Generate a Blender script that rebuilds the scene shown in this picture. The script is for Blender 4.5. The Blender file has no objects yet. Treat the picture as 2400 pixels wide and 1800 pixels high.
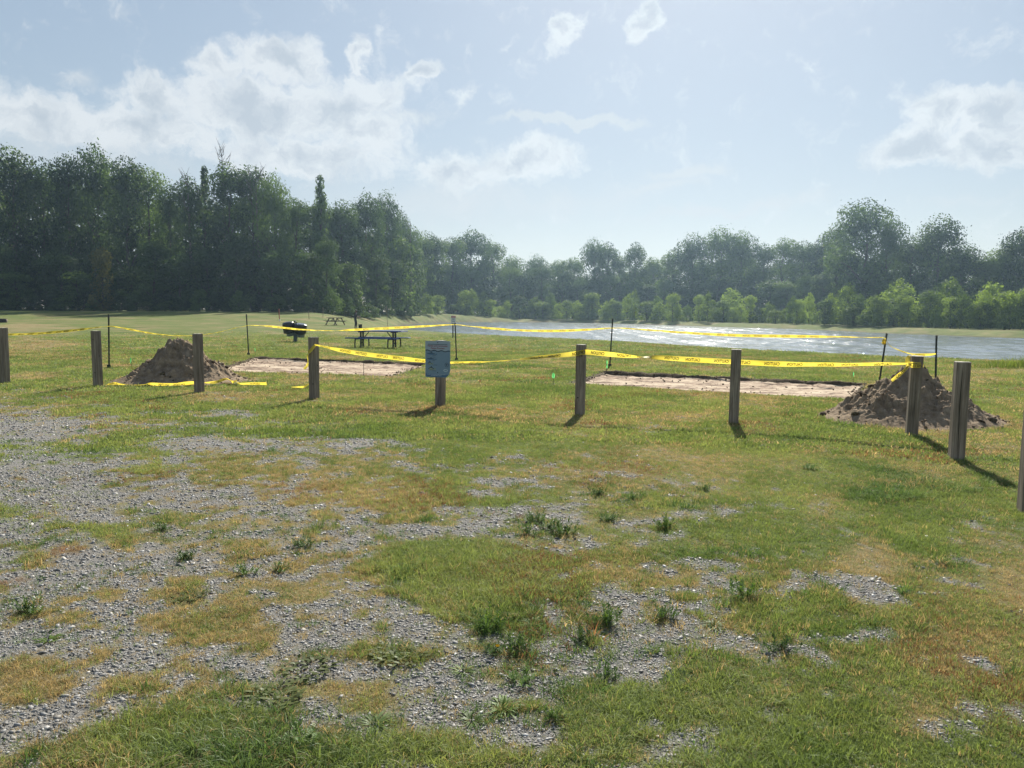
import bpy, bmesh, math, random
import numpy as np
from mathutils import Matrix, Vector, Euler

R = math.radians
SC = bpy.context.scene
COL = SC.collection
random.seed(7)
RNG = np.random.default_rng(11)

# ------------------------------------------------------------------ camera
W0, H0, FPX = 2400.0, 1800.0, 1800.0
CAM = np.array([0.0, 0.0, 1.6])
PITCH, ROLL = R(5.30), R(0.5)
cam_rot = Matrix.Rotation(math.pi / 2 - PITCH, 3, 'X') @ Matrix.Rotation(ROLL, 3, 'Z')
cd = bpy.data.cameras.new('camera')
cd.sensor_width = 36.0
cd.lens = 36.0 * FPX / W0
cd.clip_start = 0.05
cd.clip_end = 3000
cam = bpy.data.objects.new('camera', cd)
COL.objects.link(cam)
cam.matrix_world = Matrix.Translation(CAM.tolist()) @ cam_rot.to_4x4()
SC.camera = cam
CR = np.array(cam_rot)

# ------------------------------------------------------------------ sun, sky, exposure
SUN_AZ, SUN_EL = R(12.5), R(37.0)          # azimuth to the right of +Y
sd = bpy.data.lights.new('sun', 'SUN')
sd.energy = 4.8
sd.angle = R(0.53)
sd.color = (1.0, 0.93, 0.80)
sun = bpy.data.objects.new('sun', sd)
COL.objects.link(sun)
sun_dir = Vector((math.sin(SUN_AZ) * math.cos(SUN_EL), math.cos(SUN_AZ) * math.cos(SUN_EL), math.sin(SUN_EL)))
sun.rotation_euler = sun_dir.to_track_quat('Z', 'Y').to_euler()
sun.location = (sun_dir * 60)[:]

SC.view_settings.view_transform = 'Standard'
SC.view_settings.look = 'None'
SC.view_settings.exposure = EXPOSURE = 1.10
SC.view_settings.gamma = 1.0
SC.view_settings.use_curve_mapping = False
SC.render.engine = 'CYCLES'
cy = SC.cycles
cy.use_denoising = True
try:
    cy.denoiser = 'OPENIMAGEDENOISE'
    cy.denoising_input_passes = 'RGB_ALBEDO_NORMAL'
    cy.denoising_prefilter = 'ACCURATE'
except Exception:
    pass
cy.max_bounces = 7
cy.diffuse_bounces = 3
cy.glossy_bounces = 3
cy.transmission_bounces = 4
cy.volume_bounces = 0
cy.transparent_max_bounces = 8
cy.sample_clamp_indirect = 6.0
cy.use_adaptive_sampling = False


def ray_of(px, py):
    v = np.array([(px - W0 / 2) / FPX, -(py - H0 / 2) / FPX, -1.0])
    d = CR @ v
    return d / np.linalg.norm(d)


def at_y(px, py, Y):
    """point on the pixel's ray at forward distance Y"""
    d = ray_of(px, py)
    return CAM + d * (Y / d[1])


# ---- world: Nishita sky with procedural clouds by direction
wd = bpy.data.worlds.new('World')
SC.world = wd
wd.use_nodes = True
nt = wd.node_tree
nt.nodes.clear()


def N(tree, typ, **kw):
    n = tree.nodes.new(typ)
    for k, v in kw.items():
        setattr(n, k, v)
    return n


def mth(tree, op, a, b=None, c=None, clamp=False):
    n = tree.nodes.new('ShaderNodeMath')
    n.operation = op
    n.use_clamp = clamp
    for i, v in enumerate((a, b, c)):
        if v is None:
            continue
        if isinstance(v, (int, float)):
            n.inputs[i].default_value = v
        else:
            tree.links.new(v, n.inputs[i])
    return n.outputs[0]


def build_world():
    L = nt.links.new
    out = N(nt, 'ShaderNodeOutputWorld')
    bg = N(nt, 'ShaderNodeBackground')
    bg.inputs['Strength'].default_value = 0.05
    sky = N(nt, 'ShaderNodeTexSky', sky_type='NISHITA')
    sky.sun_disc = False
    sky.sun_elevation = SUN_EL
    sky.sun_rotation = SUN_AZ
    sky.altitude = 20
    sky.air_density = 1.0
    sky.dust_density = 0.35
    sky.ozone_density = 1.4
    tc = N(nt, 'ShaderNodeTexCoord')
    sep = N(nt, 'ShaderNodeSeparateXYZ')
    L(tc.outputs['Generated'], sep.inputs[0])
    az = mth(nt, 'ARCTAN2', sep.outputs[0], sep.outputs[1])
    el = mth(nt, 'ARCSINE', sep.outputs[2])
    cmb = N(nt, 'ShaderNodeCombineXYZ')
    L(az, cmb.inputs[0]); L(el, cmb.inputs[1])
    ae = cmb.outputs[0]

    def noise(vec, scale, detail, rough=0.55, dist=0.0, lac=2.0):
        n = N(nt, 'ShaderNodeTexNoise')
        n.inputs['Scale'].default_value = scale
        n.inputs['Detail'].default_value = detail
        n.inputs['Roughness'].default_value = rough
        n.inputs['Distortion'].default_value = dist
        n.inputs['Lacunarity'].default_value = lac
        L(vec, n.inputs['Vector'])
        return n

    # billowy warp of the coordinates gives the ragged cloud edges
    nw = noise(ae, 16.0, 5.0, 0.6)
    sub = N(nt, 'ShaderNodeVectorMath', operation='SUBTRACT')
    L(nw.outputs['Color'], sub.inputs[0]); sub.inputs[1].default_value = (0.5, 0.5, 0.5)
    scl = N(nt, 'ShaderNodeVectorMath', operation='MULTIPLY')
    L(sub.outputs[0], scl.inputs[0]); scl.inputs[1].default_value = (0.075, 0.06, 0.0)
    add = N(nt, 'ShaderNodeVectorMath', operation='ADD')
    L(ae, add.inputs[0]); L(scl.outputs[0], add.inputs[1])
    wae = add.outputs[0]

    def field(lst):
        cur = None
        for (cx, cy_, rx, ry, rot, wgt) in lst:
            d = ray_of(cx, cy_)
            a0, e0 = math.atan2(d[0], d[1]), math.asin(d[2])
            d1 = ray_of(cx + rx, cy_); d2 = ray_of(cx, cy_ - ry)
            ra = abs(math.atan2(d1[0], d1[1]) - a0); re_ = abs(math.asin(d2[2]) - e0)
            mp = N(nt, 'ShaderNodeMapping', vector_type='TEXTURE')
            mp.inputs['Location'].default_value = (a0, e0, 0)
            mp.inputs['Rotation'].default_value = (0, 0, R(rot))
            mp.inputs['Scale'].default_value = (ra, re_, 1)
            L(wae, mp.inputs['Vector'])
            ln = N(nt, 'ShaderNodeVectorMath', operation='LENGTH')
            L(mp.outputs[0], ln.inputs[0])
            v = mth(nt, 'MULTIPLY_ADD', ln.outputs['Value'], -wgt, wgt)
            cur = v if cur is None else mth(nt, 'SMOOTH_MAX', cur, v, 0.25)
        return cur

    thick = [  # px, py, rx, ry, rotation, weight
        (650, 140, 150, 75, 0, 1.0), (515, 155, 80, 50, 0, .9), (370, 225, 130, 80, 0, .9),
        (600, 250, 280, 95, 0, 1.1), (800, 250, 200, 90, 20, 1.0), (860, 310, 160, 80, 0, .9),
        (60, 265, 300, 80, 0, .9), (300, 300, 330, 80, 0, .9), (700, 360, 360, 70, 0, .8),
        (837, 140, 32, 70, -14, .9), (985, 158, 70, 30, 28, .9), (1085, 212, 48, 30, 20, .6),
        (1240, 370, 190, 60, 5, .9), (1080, 400, 190, 65, 0, .9), (1330, 85, 65, 42, 48, 1.0),
        (1512, 45, 40, 70, -18, 1.1), (1185, 105, 40, 20, 45, .5),
        (2205, 265, 120, 85, 0, 1.2), (2330, 275, 110, 80, 0, 1.1), (2140, 335, 140, 62, 15, 1.1),
        (2290, 345, 190, 70, 0, 1.0), (2480, 300, 160, 110, 0, 1.0),
        (-250, 250, 330, 120, 0, 1.0), (-800, 180, 420, 170, 10, 1.0), (3100, 200, 420, 150, -8, 1.0),
    ]
    thin = [
        (1335, 282, 225, 17, 2, 1.7), (1610, 405, 150, 24, 8, 1.2), (1540, 445, 150, 22, 8, 1.1),
        (1700, 487, 380, 22, 8, 1.0), (2260, 470, 200, 22, 4, .6), (1050, 470, 480, 90, 0, .75),
        (200, 370, 560, 70, 0, .7), (1300, 475, 420, 55, 3, .7), (980, 270, 150, 30, 10, .5),
        (190, 180, 60, 30, 20, .5),
    ]
    f1 = field(thick)
    f2 = field(thin)
    # elsewhere in the sky: scattered clouds of the same kind
    mp = N(nt, 'ShaderNodeMapping')
    mp.inputs['Scale'].default_value = (1.0, 1.6, 1.0)
    L(tc.outputs['Generated'], mp.inputs['Vector'])
    ng = noise(mp.outputs[0], 2.6, 6.0, 0.55)
    side = mth(nt, 'MULTIPLY_ADD', mth(nt, 'ABSOLUTE', az), 2.2, -2.0, clamp=True)
    gen = mth(nt, 'MULTIPLY', mth(nt, 'SUBTRACT', ng.outputs['Fac'], 0.52), mth(nt, 'MULTIPLY', side, 3.0))
    nf = noise(wae, 26.0, 7.0, 0.66)
    nlow = noise(ae, 9.0, 4.0, 0.55)
    fr = mth(nt, 'SUBTRACT', nf.outputs['Fac'], 0.5)
    lw = mth(nt, 'SUBTRACT', nlow.outputs['Fac'], 0.5)
    den = mth(nt, 'ADD', mth(nt, 'MAXIMUM', f1, gen), mth(nt, 'ADD', mth(nt, 'MULTIPLY', fr, 1.35), mth(nt, 'MULTIPLY', lw, 0.55)))
    mr = N(nt, 'ShaderNodeMapRange', interpolation_type='SMOOTHSTEP')
    mr.inputs['From Min'].default_value = 0.02
    mr.inputs['From Max'].default_value = 0.50
    L(den, mr.inputs['Value'])
    cov1 = mr.outputs[0]
    den2 = mth(nt, 'ADD', f2, mth(nt, 'MULTIPLY', fr, 0.8))
    mr2 = N(nt, 'ShaderNodeMapRange', interpolation_type='SMOOTHSTEP')
    mr2.inputs['From Min'].default_value = 0.0
    mr2.inputs['From Max'].default_value = 0.9
    L(den2, mr2.inputs['Value'])
    cov2 = mth(nt, 'MULTIPLY', mr2.outputs[0], 0.75)
    # thick cores turn grey-blue (the sun is behind them), thin edges shine
    mr3 = N(nt, 'ShaderNodeMapRange', interpolation_type='SMOOTHSTEP')
    mr3.inputs['From Min'].default_value = 0.30
    mr3.inputs['From Max'].default_value = 1.05
    L(den, mr3.inputs['Value'])
    nb = noise(wae, 20.0, 6.0, 0.6, 0.3)
    shade = mth(nt, 'MULTIPLY_ADD', mth(nt, 'SUBTRACT', nb.outputs['Fac'], 0.5), 3.2, mth(nt, 'MULTIPLY', mr3.outputs[0], 0.9), clamp=True)
    mixc = N(nt, 'ShaderNodeMix', data_type='RGBA')
    L(shade, mixc.inputs['Factor'])
    mixc.inputs['A'].default_value = (7.5, 7.85, 8.1, 1)
    mixc.inputs['B'].default_value = (5.0, 5.6, 6.2, 1)
    m1 = N(nt, 'ShaderNodeMix', data_type='RGBA')
    L(mth(nt, 'MULTIPLY', cov1, 0.82), m1.inputs['Factor'])
    gam = N(nt, 'ShaderNodeHueSaturation')
    gam.inputs['Saturation'].default_value = 1.5
    gam.inputs['Value'].default_value = 3.05
    gm = N(nt, 'ShaderNodeGamma'); gm.inputs['Gamma'].default_value = 0.36
    L(sky.outputs[0], gm.inputs['Color'])
    L(gm.outputs[0], gam.inputs['Color'])
    L(gam.outputs[0], m1.inputs['A'])
    L(mixc.outputs['Result'], m1.inputs['B'])
    m2 = N(nt, 'ShaderNodeMix', data_type='RGBA')
    L(cov2, m2.inputs['Factor'])
    L(m1.outputs['Result'], m2.inputs['A'])
    m2.inputs['B'].default_value = (6.3, 6.75, 7.1, 1)
    L(m2.outputs['Result'], bg.inputs['Color'])
    L(bg.outputs[0], out.inputs['Surface'])


build_world()

# ------------------------------------------------------------------ numeric helpers


def _hash(ix, iy, seed):
    h = (ix.astype(np.int64) * 374761393 + iy.astype(np.int64) * 668265263 + seed * 1442695041) & 0x7FFFFFFF
    h = ((h ^ (h >> 13)) * 1274126177) & 0x7FFFFFFF
    h = h ^ (h >> 16)
    return (h & 0xFFFFF) / float(0xFFFFF)


def vnoise(x, y, seed=0):
    x = np.asarray(x, float); y = np.asarray(y, float)
    ix = np.floor(x); iy = np.floor(y)
    fx = x - ix; fy = y - iy
    fx = fx * fx * (3 - 2 * fx); fy = fy * fy * (3 - 2 * fy)
    a = _hash(ix, iy, seed); b = _hash(ix + 1, iy, seed)
    c = _hash(ix, iy + 1, seed); d = _hash(ix + 1, iy + 1, seed)
    return (a * (1 - fx) + b * fx) * (1 - fy) + (c * (1 - fx) + d * fx) * fy


def fbm(x, y, seed=0, octv=4, gain=0.5):
    s = 0.0; amp = 1.0; tot = 0.0; f = 1.0
    for o in range(octv):
        s = s + amp * vnoise(x * f + o * 17.3, y * f - o * 9.1, seed + o)
        tot += amp; amp *= gain; f *= 2.03
    return s / tot


def sstep(a, b, x):
    t = np.clip((np.asarray(x, float) - a) / (b - a), 0, 1)
    return t * t * (3 - 2 * t)


def poly_dist(px, py, poly):
    """signed distance to a polygon, negative inside"""
    px = np.asarray(px, float); py = np.asarray(py, float)
    d = np.full(px.shape, 1e9); ins = np.zeros(px.shape, bool)
    n = len(poly)
    for i in range(n):
        ax, ay = poly[i]; bx, by = poly[(i + 1) % n]
        ex, ey = bx - ax, by - ay
        t = np.clip(((px - ax) * ex + (py - ay) * ey) / (ex * ex + ey * ey), 0, 1)
        d = np.minimum(d, np.hypot(px - ax - t * ex, py - ay - t * ey))
        c = ((ay > py) != (by > py)) & (px < (bx - ax) * (py - ay) / (by - ay + 1e-12) + ax)
        ins ^= c
    return np.where(ins, -d, d)


# ------------------------------------------------------------------ terrain
WATER_Z = -0.75


def wpt(px, py):
    d = ray_of(px, py)
    t = (WATER_Z - CAM[2]) / d[2]
    p = CAM + d * t
    return (p[0], p[1])


def catmull_closed(pts, n=6):
    out = []
    m = len(pts)
    for i in range(m):
        p0, p1, p2, p3 = [np.array(pts[(i + k - 1) % m], float) for k in range(4)]
        for k in range(n):
            t = k / n
            out.append(tuple(0.5 * ((2 * p1) + (-p0 + p2) * t + (2 * p0 - 5 * p1 + 4 * p2 - p3) * t * t + (-p0 + 3 * p1 - 3 * p2 + p3) * t ** 3)))
    return out


POND = [wpt(918, 770), wpt(960, 780), wpt(1040, 785.5), wpt(1230, 796), wpt(1430, 807), wpt(1660, 820), wpt(1900, 836), wpt(2130, 850), wpt(2300, 858), wpt(2430, 859),
        (48, 36), (85, 40), (105, 55), (80, 72), wpt(2400, 793.5), wpt(2230, 787), wpt(2078, 781.5), wpt(1900, 773), wpt(1720, 767.5), wpt(1580, 763), wpt(1435, 758.5),
        wpt(1300, 756), wpt(1180, 755.6), wpt(1063, 756.2), wpt(1000, 758.5), wpt(950, 763)]
POND = catmull_closed(POND, 4)


def g0(px, py, z=0.0):
    d = ray_of(px, py)
    t = (z - CAM[2]) / d[2]
    p = CAM + d * t
    return (p[0], p[1])


PAD_L = [g0(600, 838.5), g0(1004, 853.5), g0(915, 881), g0(500, 868)]
PAD_R = [g0(1419, 872.5), g0(2020, 901), g0(2000, 936), g0(1345, 898)]
PAD_DEPTH = 0.06


def height(x, y):
    x = np.asarray(x, float); y = np.asarray(y, float)
    z = 0.05 * (fbm(x / 9, y / 9, 3, 3) - 0.5) * sstep(14, 30, np.hypot(x, y))
    left = 1 - sstep(-24, 6, x)
    z = z + left * (0.40 * sstep(45, 80, y) + 1.05 * sstep(74, 106, y))
    z = z + 0.35 * (fbm(x / 30, y / 30, 5, 3) - 0.5) * sstep(60, 110, y) * left
    d = poly_dist(x, y, POND) + 1.2 * (fbm(x / 5, y / 5, 8, 3) - 0.5)
    wid = 11 - 6.5 * sstep(95, 125, y + 0.55 * x)
    s = sstep(-0.3, 1.0, d / wid)
    z = np.where(d < 0, WATER_Z - 0.10 - 0.5 * sstep(0, 6, -d), WATER_Z - 0.10 + (z - WATER_Z + 0.10) * np.clip(s * 1.12 - 0.12, 0, 1))
    for pad in (PAD_L, PAD_R):
        dp = poly_dist(x, y, pad) + 0.10 * (fbm(x * 2.2, y * 2.2, 21, 2) - 0.5)
        z = z - (PAD_DEPTH + 0.08) * (1 - sstep(-0.10, 0.03, dp))
    near = 1 - sstep(10, 26, np.hypot(x, y))
    z = z + near * 0.035 * (fbm(x * 1.3, y * 1.3, 13, 4) - 0.5)
    return z


def hgt(x, y):
    return float(height(np.array([x]), np.array([y]))[0])


def ground(px, py):
    """point where the pixel's ray meets the terrain"""
    d = ray_of(px, py)
    prev = 1.0
    ts = np.concatenate([np.linspace(1.5, 40, 400), np.linspace(40.2, 400, 1400)])
    P = CAM[None, :] + d[None, :] * ts[:, None]
    dz = P[:, 2] - height(P[:, 0], P[:, 1])
    k = np.argmax(dz < 0)
    if dz[k] >= 0:
        return None
    t = ts[k - 1] + (ts[k] - ts[k - 1]) * dz[k - 1] / (dz[k - 1] - dz[k])
    p = CAM + d * t
    return np.array([p[0], p[1], hgt(p[0], p[1])])


# ------------------------------------------------------------------ object helpers
def tag(o, label=None, cat=None, group=None, kind=None):
    if label: o['label'] = label
    if cat: o['category'] = cat
    if group: o['group'] = group
    if kind: o['kind'] = kind
    return o


def empty(name, loc=(0, 0, 0), rz=0.0):
    o = bpy.data.objects.new(name, None)
    o.empty_display_size = 0.1
    o.location = [float(v) for v in loc]
    o.rotation_euler = (0, 0, rz)
    COL.objects.link(o)
    return o


def link_mesh(name, me, parent=None, mat=None):
    if mat is not None and not me.materials:
        me.materials.append(mat)
    o = bpy.data.objects.new(name, me)
    COL.objects.link(o)
    if parent is not None:
        o.parent = parent
    return o


def np_mesh(name, V, F, smooth=False):
    """V (n,3), F (m,k) all faces of k corners"""
    V = np.asarray(V, np.float32); F = np.asarray(F, np.int32)
    me = bpy.data.meshes.new(name)
    m, k = F.shape
    me.vertices.add(len(V)); me.vertices.foreach_set('co', V.ravel())
    me.loops.add(m * k); me.loops.foreach_set('vertex_index', F.ravel())
    me.polygons.add(m)
    me.polygons.foreach_set('loop_start', np.arange(0, m * k, k, dtype=np.int32))
    if smooth:
        me.polygons.foreach_set('use_smooth', np.ones(m, bool))
    me.update(calc_edges=True)
    return me


class MB:
    """collects shapes into one mesh"""
    def __init__(self):
        self.v = []; self.f = []; self.s = []

    def add(self, vs, fs, smooth=False):
        b = len(self.v)
        self.v += [tuple(map(float, p)) for p in vs]
        self.f += [tuple(i + b for i in f) for f in fs]
        self.s += [smooth] * len(fs)

    def box(self, c, size, rot=None, bev=0.0):
        sx, sy, sz = [s / 2 for s in size]
        M = Euler(rot).to_matrix() if rot else None
        if bev > 0:
            b = bev; vs = []; fs = []
            for z, i in ((-sz, 0), (-sz + b, 1), (sz - b, 2), (sz, 3)):
                k = b if i in (0, 3) else 0
                ax, ay = sx - k, sy - k
                vs += [(-ax + b, -ay, z), (ax - b, -ay, z), (ax, -ay + b, z), (ax, ay - b, z), (ax - b, ay, z), (-ax + b, ay, z), (-ax, ay - b, z), (-ax, -ay + b, z)]
            for r_ in range(3):
                for j in range(8):
                    a = r_ * 8 + j; d = r_ * 8 + (j + 1) % 8
                    fs.append((a, d, d + 8, a + 8))
            fs.append(tuple(range(7, -1, -1))); fs.append(tuple(range(24, 32)))
        else:
            vs = [(x, y, z) for z in (-sz, sz) for x, y in ((-sx, -sy), (sx, -sy), (sx, sy), (-sx, sy))]
            fs = [(3, 2, 1, 0), (4, 5, 6, 7), (0, 1, 5, 4), (1, 2, 6, 5), (2, 3, 7, 6), (3, 0, 4, 7)]
        o = []
        for p in vs:
            q = M @ Vector(p) if M else Vector(p)
            o.append((q.x + c[0], q.y + c[1], q.z + c[2]))
        self.add(o, fs)
        return self

    def bar(self, a, b, w, t, up=(0, 0, 1)):
        a = Vector(a); b = Vector(b); d = (b - a); L = d.length; d.normalize()
        u = Vector(up)
        s = d.cross(u)
        if s.length < 1e-5: s = d.cross(Vector((1, 0, 0)))
        s.normalize(); n = s.cross(d)
        vs = []
        for p in (a, b):
            for i, j in ((-1, -1), (1, -1), (1, 1), (-1, 1)):
                q = p + s * (i * w / 2) + n * (j * t / 2)
                vs.append(q[:])
        self.add(vs, [(3, 2, 1, 0), (4, 5, 6, 7), (0, 1, 5, 4), (1, 2, 6, 5), (2, 3, 7, 6), (3, 0, 4, 7)])
        return self

    def tube(self, pts, rad, n=8, cap=True, smooth=True):
        pts = [Vector(p) for p in pts]
        if isinstance(rad, (int, float)): rad = [rad] * len(pts)
        vs = []; fs = []
        ref = Vector((0.31, 0.17, 0.93))
        for i, p in enumerate(pts):
            a = pts[max(i - 1, 0)]; b = pts[min(i + 1, len(pts) - 1)]
            d = (b - a).normalized()
            s = d.cross(ref)
            if s.length < 0.05: s = d.cross(Vector((1, 0, 0)))
            s.normalize(); t = s.cross(d)
            for k in range(n):
                an = 2 * math.pi * k / n
                vs.append((p + (s * math.cos(an) + t * math.sin(an)) * rad[i])[:])
        for i in range(len(pts) - 1):
            for k in range(n):
                a = i * n + k; b = i * n + (k + 1) % n
                fs.append((a, b, b + n, a + n))
        if cap:
            fs.append(tuple(range(n - 1, -1, -1)))
            fs.append(tuple(range((len(pts) - 1) * n, len(pts) * n)))
        self.add(vs, fs, smooth)
        return self

    def lathe(self, prof, c=(0, 0, 0), n=24, M=None, smooth=True):
        vs = []; fs = []
        for r_, z in prof:
            for k in range(n):
                an = 2 * math.pi * k / n
                p = Vector((r_ * math.cos(an), r_ * math.sin(an), z))
                if M: p = M @ p
                vs.append((p.x + c[0], p.y + c[1], p.z + c[2]))
        m = len(prof)
        for i in range(m - 1):
            for k in range(n):
                a = i * n + k; b = i * n + (k + 1) % n
                fs.append((a, b, b + n, a + n))
        fs.append(tuple(range(n - 1, -1, -1)))
        fs.append(tuple(range((m - 1) * n, m * n)))
        self.add(vs, fs, smooth)
        return self

    def prism(self, poly, n_off):
        """flat polygon (3d points) pushed along a vector"""
        k = len(poly)
        vs = [tuple(p) for p in poly] + [tuple(np.array(p) + np.array(n_off)) for p in poly]
        fs = [tuple(range(k - 1, -1, -1)), tuple(range(k, 2 * k))]
        for i in range(k):
            j = (i + 1) % k
            fs.append((i, j, j + k, i + k))
        self.add(vs, fs)
        return self

    def mesh(self, name, mat=None):
        me = bpy.data.meshes.new(name)
        me.from_pydata(self.v, [], self.f)
        me.polygons.foreach_set('use_smooth', self.s)
        me.update()
        if mat is not None: me.materials.append(mat)
        return me

    def build(self, name, mat=None, parent=None):
        return link_mesh(name, self.mesh(name, mat), parent)


# ------------------------------------------------------------------ materials
def new_mat(name):
    m = bpy.data.materials.new(name)
    m.use_nodes = True
    t = m.node_tree
    return m, t, t.nodes['Principled BSDF'], t.nodes['Material Output']


def ramp(t, fac, stops, interp='LINEAR'):
    r_ = t.nodes.new('ShaderNodeValToRGB')
    cr = r_.color_ramp
    cr.interpolation = interp
    while len(cr.elements) < len(stops):
        cr.elements.new(0.5)
    for e, (p, c) in zip(cr.elements, stops):
        e.position = p
        e.color = (c[0], c[1], c[2], 1)
    t.links.new(fac, r_.inputs['Fac'])
    return r_.outputs['Color']


def tnoise(t, vec, scale, detail=4, rough=0.5, dist=0.0):
    n = t.nodes.new('ShaderNodeTexNoise')
    n.inputs['Scale'].default_value = scale
    n.inputs['Detail'].default_value = detail
    n.inputs['Roughness'].default_value = rough
    n.inputs['Distortion'].default_value = dist
    if vec is not None: t.links.new(vec, n.inputs['Vector'])
    return n.outputs['Fac']


def tmap(t, vec, scale=(1, 1, 1), rot=(0, 0, 0), loc=(0, 0, 0)):
    m = t.nodes.new('ShaderNodeMapping')
    m.inputs['Scale'].default_value = scale
    m.inputs['Rotation'].default_value = rot
    m.inputs['Location'].default_value = loc
    t.links.new(vec, m.inputs['Vector'])
    return m.outputs[0]


def objco(t):
    return t.nodes.new('ShaderNodeTexCoord').outputs['Object']


def mixrgb(t, fac, a, b, blend='MIX'):
    m = t.nodes.new('ShaderNodeMix')
    m.data_type = 'RGBA'
    m.blend_type = blend
    for s, v in (('Factor', fac), ('A', a), ('B', b)):
        if isinstance(v, (int, float)): m.inputs[s].default_value = v
        elif isinstance(v, tuple): m.inputs[s].default_value = (v[0], v[1], v[2], 1)
        else: t.links.new(v, m.inputs[s])
    return m.outputs['Result']


def bump(t, b, hgt_, strength=0.5, dist=0.02):
    n = t.nodes.new('ShaderNodeBump')
    n.inputs['Strength'].default_value = strength
    n.inputs['Distance'].default_value = dist
    t.links.new(hgt_, n.inputs['Height'])
    t.links.new(n.outputs[0], b.inputs['Normal'])


def simple_mat(name, col, rough=0.6, metal=0.0, var=0.15, scale=20.0, spec=0.4, bumpk=0.0):
    m, t, b, o = new_mat(name)
    co = objco(t)
    n = tnoise(t, co, scale, 5, 0.6)
    c0 = tuple(max(0, c * (1 - var)) for c in col); c1 = tuple(min(1, c * (1 + var)) for c in col)
    t.links.new(ramp(t, n, [(0.3, c0), (0.7, c1)]), b.inputs['Base Color'])
    b.inputs['Roughness'].default_value = rough
    b.inputs['Metallic'].default_value = metal
    b.inputs['Specular IOR Level'].default_value = spec
    if bumpk: bump(t, b, n, bumpk, 0.01)
    return m


def leafy_mat(name, col, trans=0.5, var=0.3, tcol=None, instancer=None, rough=0.5, gloss=0.035, clump=False):
    """diffuse + translucent leaf, colour varied by object and by place"""
    m, t, b, o = new_mat(name)
    t.nodes.remove(b)
    if instancer:
        a = t.nodes.new('ShaderNodeAttribute')
        a.attribute_type = 'INSTANCER'
        a.attribute_name = instancer
        colr = a.outputs['Color']
    else:
        oi = t.nodes.new('ShaderNodeObjectInfo')
        g = t.nodes.new('ShaderNodeNewGeometry')
        co = g.outputs['Position']
        n = tnoise(t, co, 0.55, 3, 0.6)
        k = mth(t, 'ADD', mth(t, 'MULTIPLY', n, 0.55), mth(t, 'MULTIPLY', oi.outputs['Random'], 0.55))
        k = mth(t, 'ADD', k, mth(t, 'MULTIPLY', g.outputs['Random Per Island'], 0.2))
        if clump:
            ca = t.nodes.new('ShaderNodeAttribute'); ca.attribute_name = 'clump'
            k = mth(t, 'ADD', k, mth(t, 'MULTIPLY_ADD', ca.outputs['Fac'], 0.5, -0.22))  # random leaf tone per clump; the lighter ones imitate sunlit clusters in colour
        c0 = tuple(c * (1 - var) for c in col)
        c1 = (col[0] * (1 + var * 1.4), col[1] * (1 + var), col[2] * (1 + var * 0.4))
        colr = ramp(t, k, [(0.35, c0), (0.85, c1)])
    d = t.nodes.new('ShaderNodeBsdfDiffuse')
    tr = t.nodes.new('ShaderNodeBsdfTranslucent')
    gl = t.nodes.new('ShaderNodeBsdfGlossy')
    gl.inputs['Roughness'].default_value = rough
    gl.inputs['Color'].default_value = (0.6, 0.65, 0.6, 1)
    t.links.new(colr, d.inputs['Color'])
    tm = mixrgb(t, 1.0, colr, tcol or (1.25, 1.2, 0.6), 'MULTIPLY')
    t.links.new(tm, tr.inputs['Color'])
    mx = t.nodes.new('ShaderNodeMixShader')
    mx.inputs[0].default_value = trans
    t.links.new(d.outputs[0], mx.inputs[1]); t.links.new(tr.outputs[0], mx.inputs[2])
    m2 = t.nodes.new('ShaderNodeMixShader')
    m2.inputs[0].default_value = gloss
    t.links.new(mx.outputs[0], m2.inputs[1]); t.links.new(gl.outputs[0], m2.inputs[2])
    t.links.new(m2.outputs[0], o.inputs['Surface'])
    return m


def wood_mat(name, cols, scale=1.0, rough=0.85):
    m, t, b, o = new_mat(name)
    co = objco(t)
    oi = t.nodes.new('ShaderNodeObjectInfo')
    cmb = t.nodes.new('ShaderNodeVectorMath'); cmb.operation = 'SCALE'
    t.links.new(oi.outputs['Location'], cmb.inputs[0]); cmb.inputs['Scale'].default_value = 3.7
    ad = t.nodes.new('ShaderNodeVectorMath'); ad.operation = 'ADD'
    t.links.new(co, ad.inputs[0]); t.links.new(cmb.outputs[0], ad.inputs[1])
    v = tmap(t, ad.outputs[0], (28 * scale, 28 * scale, 1.1 * scale))
    g = tnoise(t, v, 1.6, 6, 0.65, 0.6)
    g2 = tnoise(t, tmap(t, ad.outputs[0], (5, 5, 1.6)), 1.0, 4, 0.6)
    k = mth(t, 'ADD', mth(t, 'MULTIPLY', g, 0.65), mth(t, 'MULTIPLY', g2, 0.35))
    c = ramp(t, k, [(0.32, cols[0]), (0.5, cols[1]), (0.68, cols[2])])
    t.links.new(c, b.inputs['Base Color'])
    b.inputs['Roughness'].default_value = rough
    b.inputs['Specular IOR Level'].default_value = 0.25
    bump(t, b, g, 0.7, 0.004)
    return m


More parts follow.
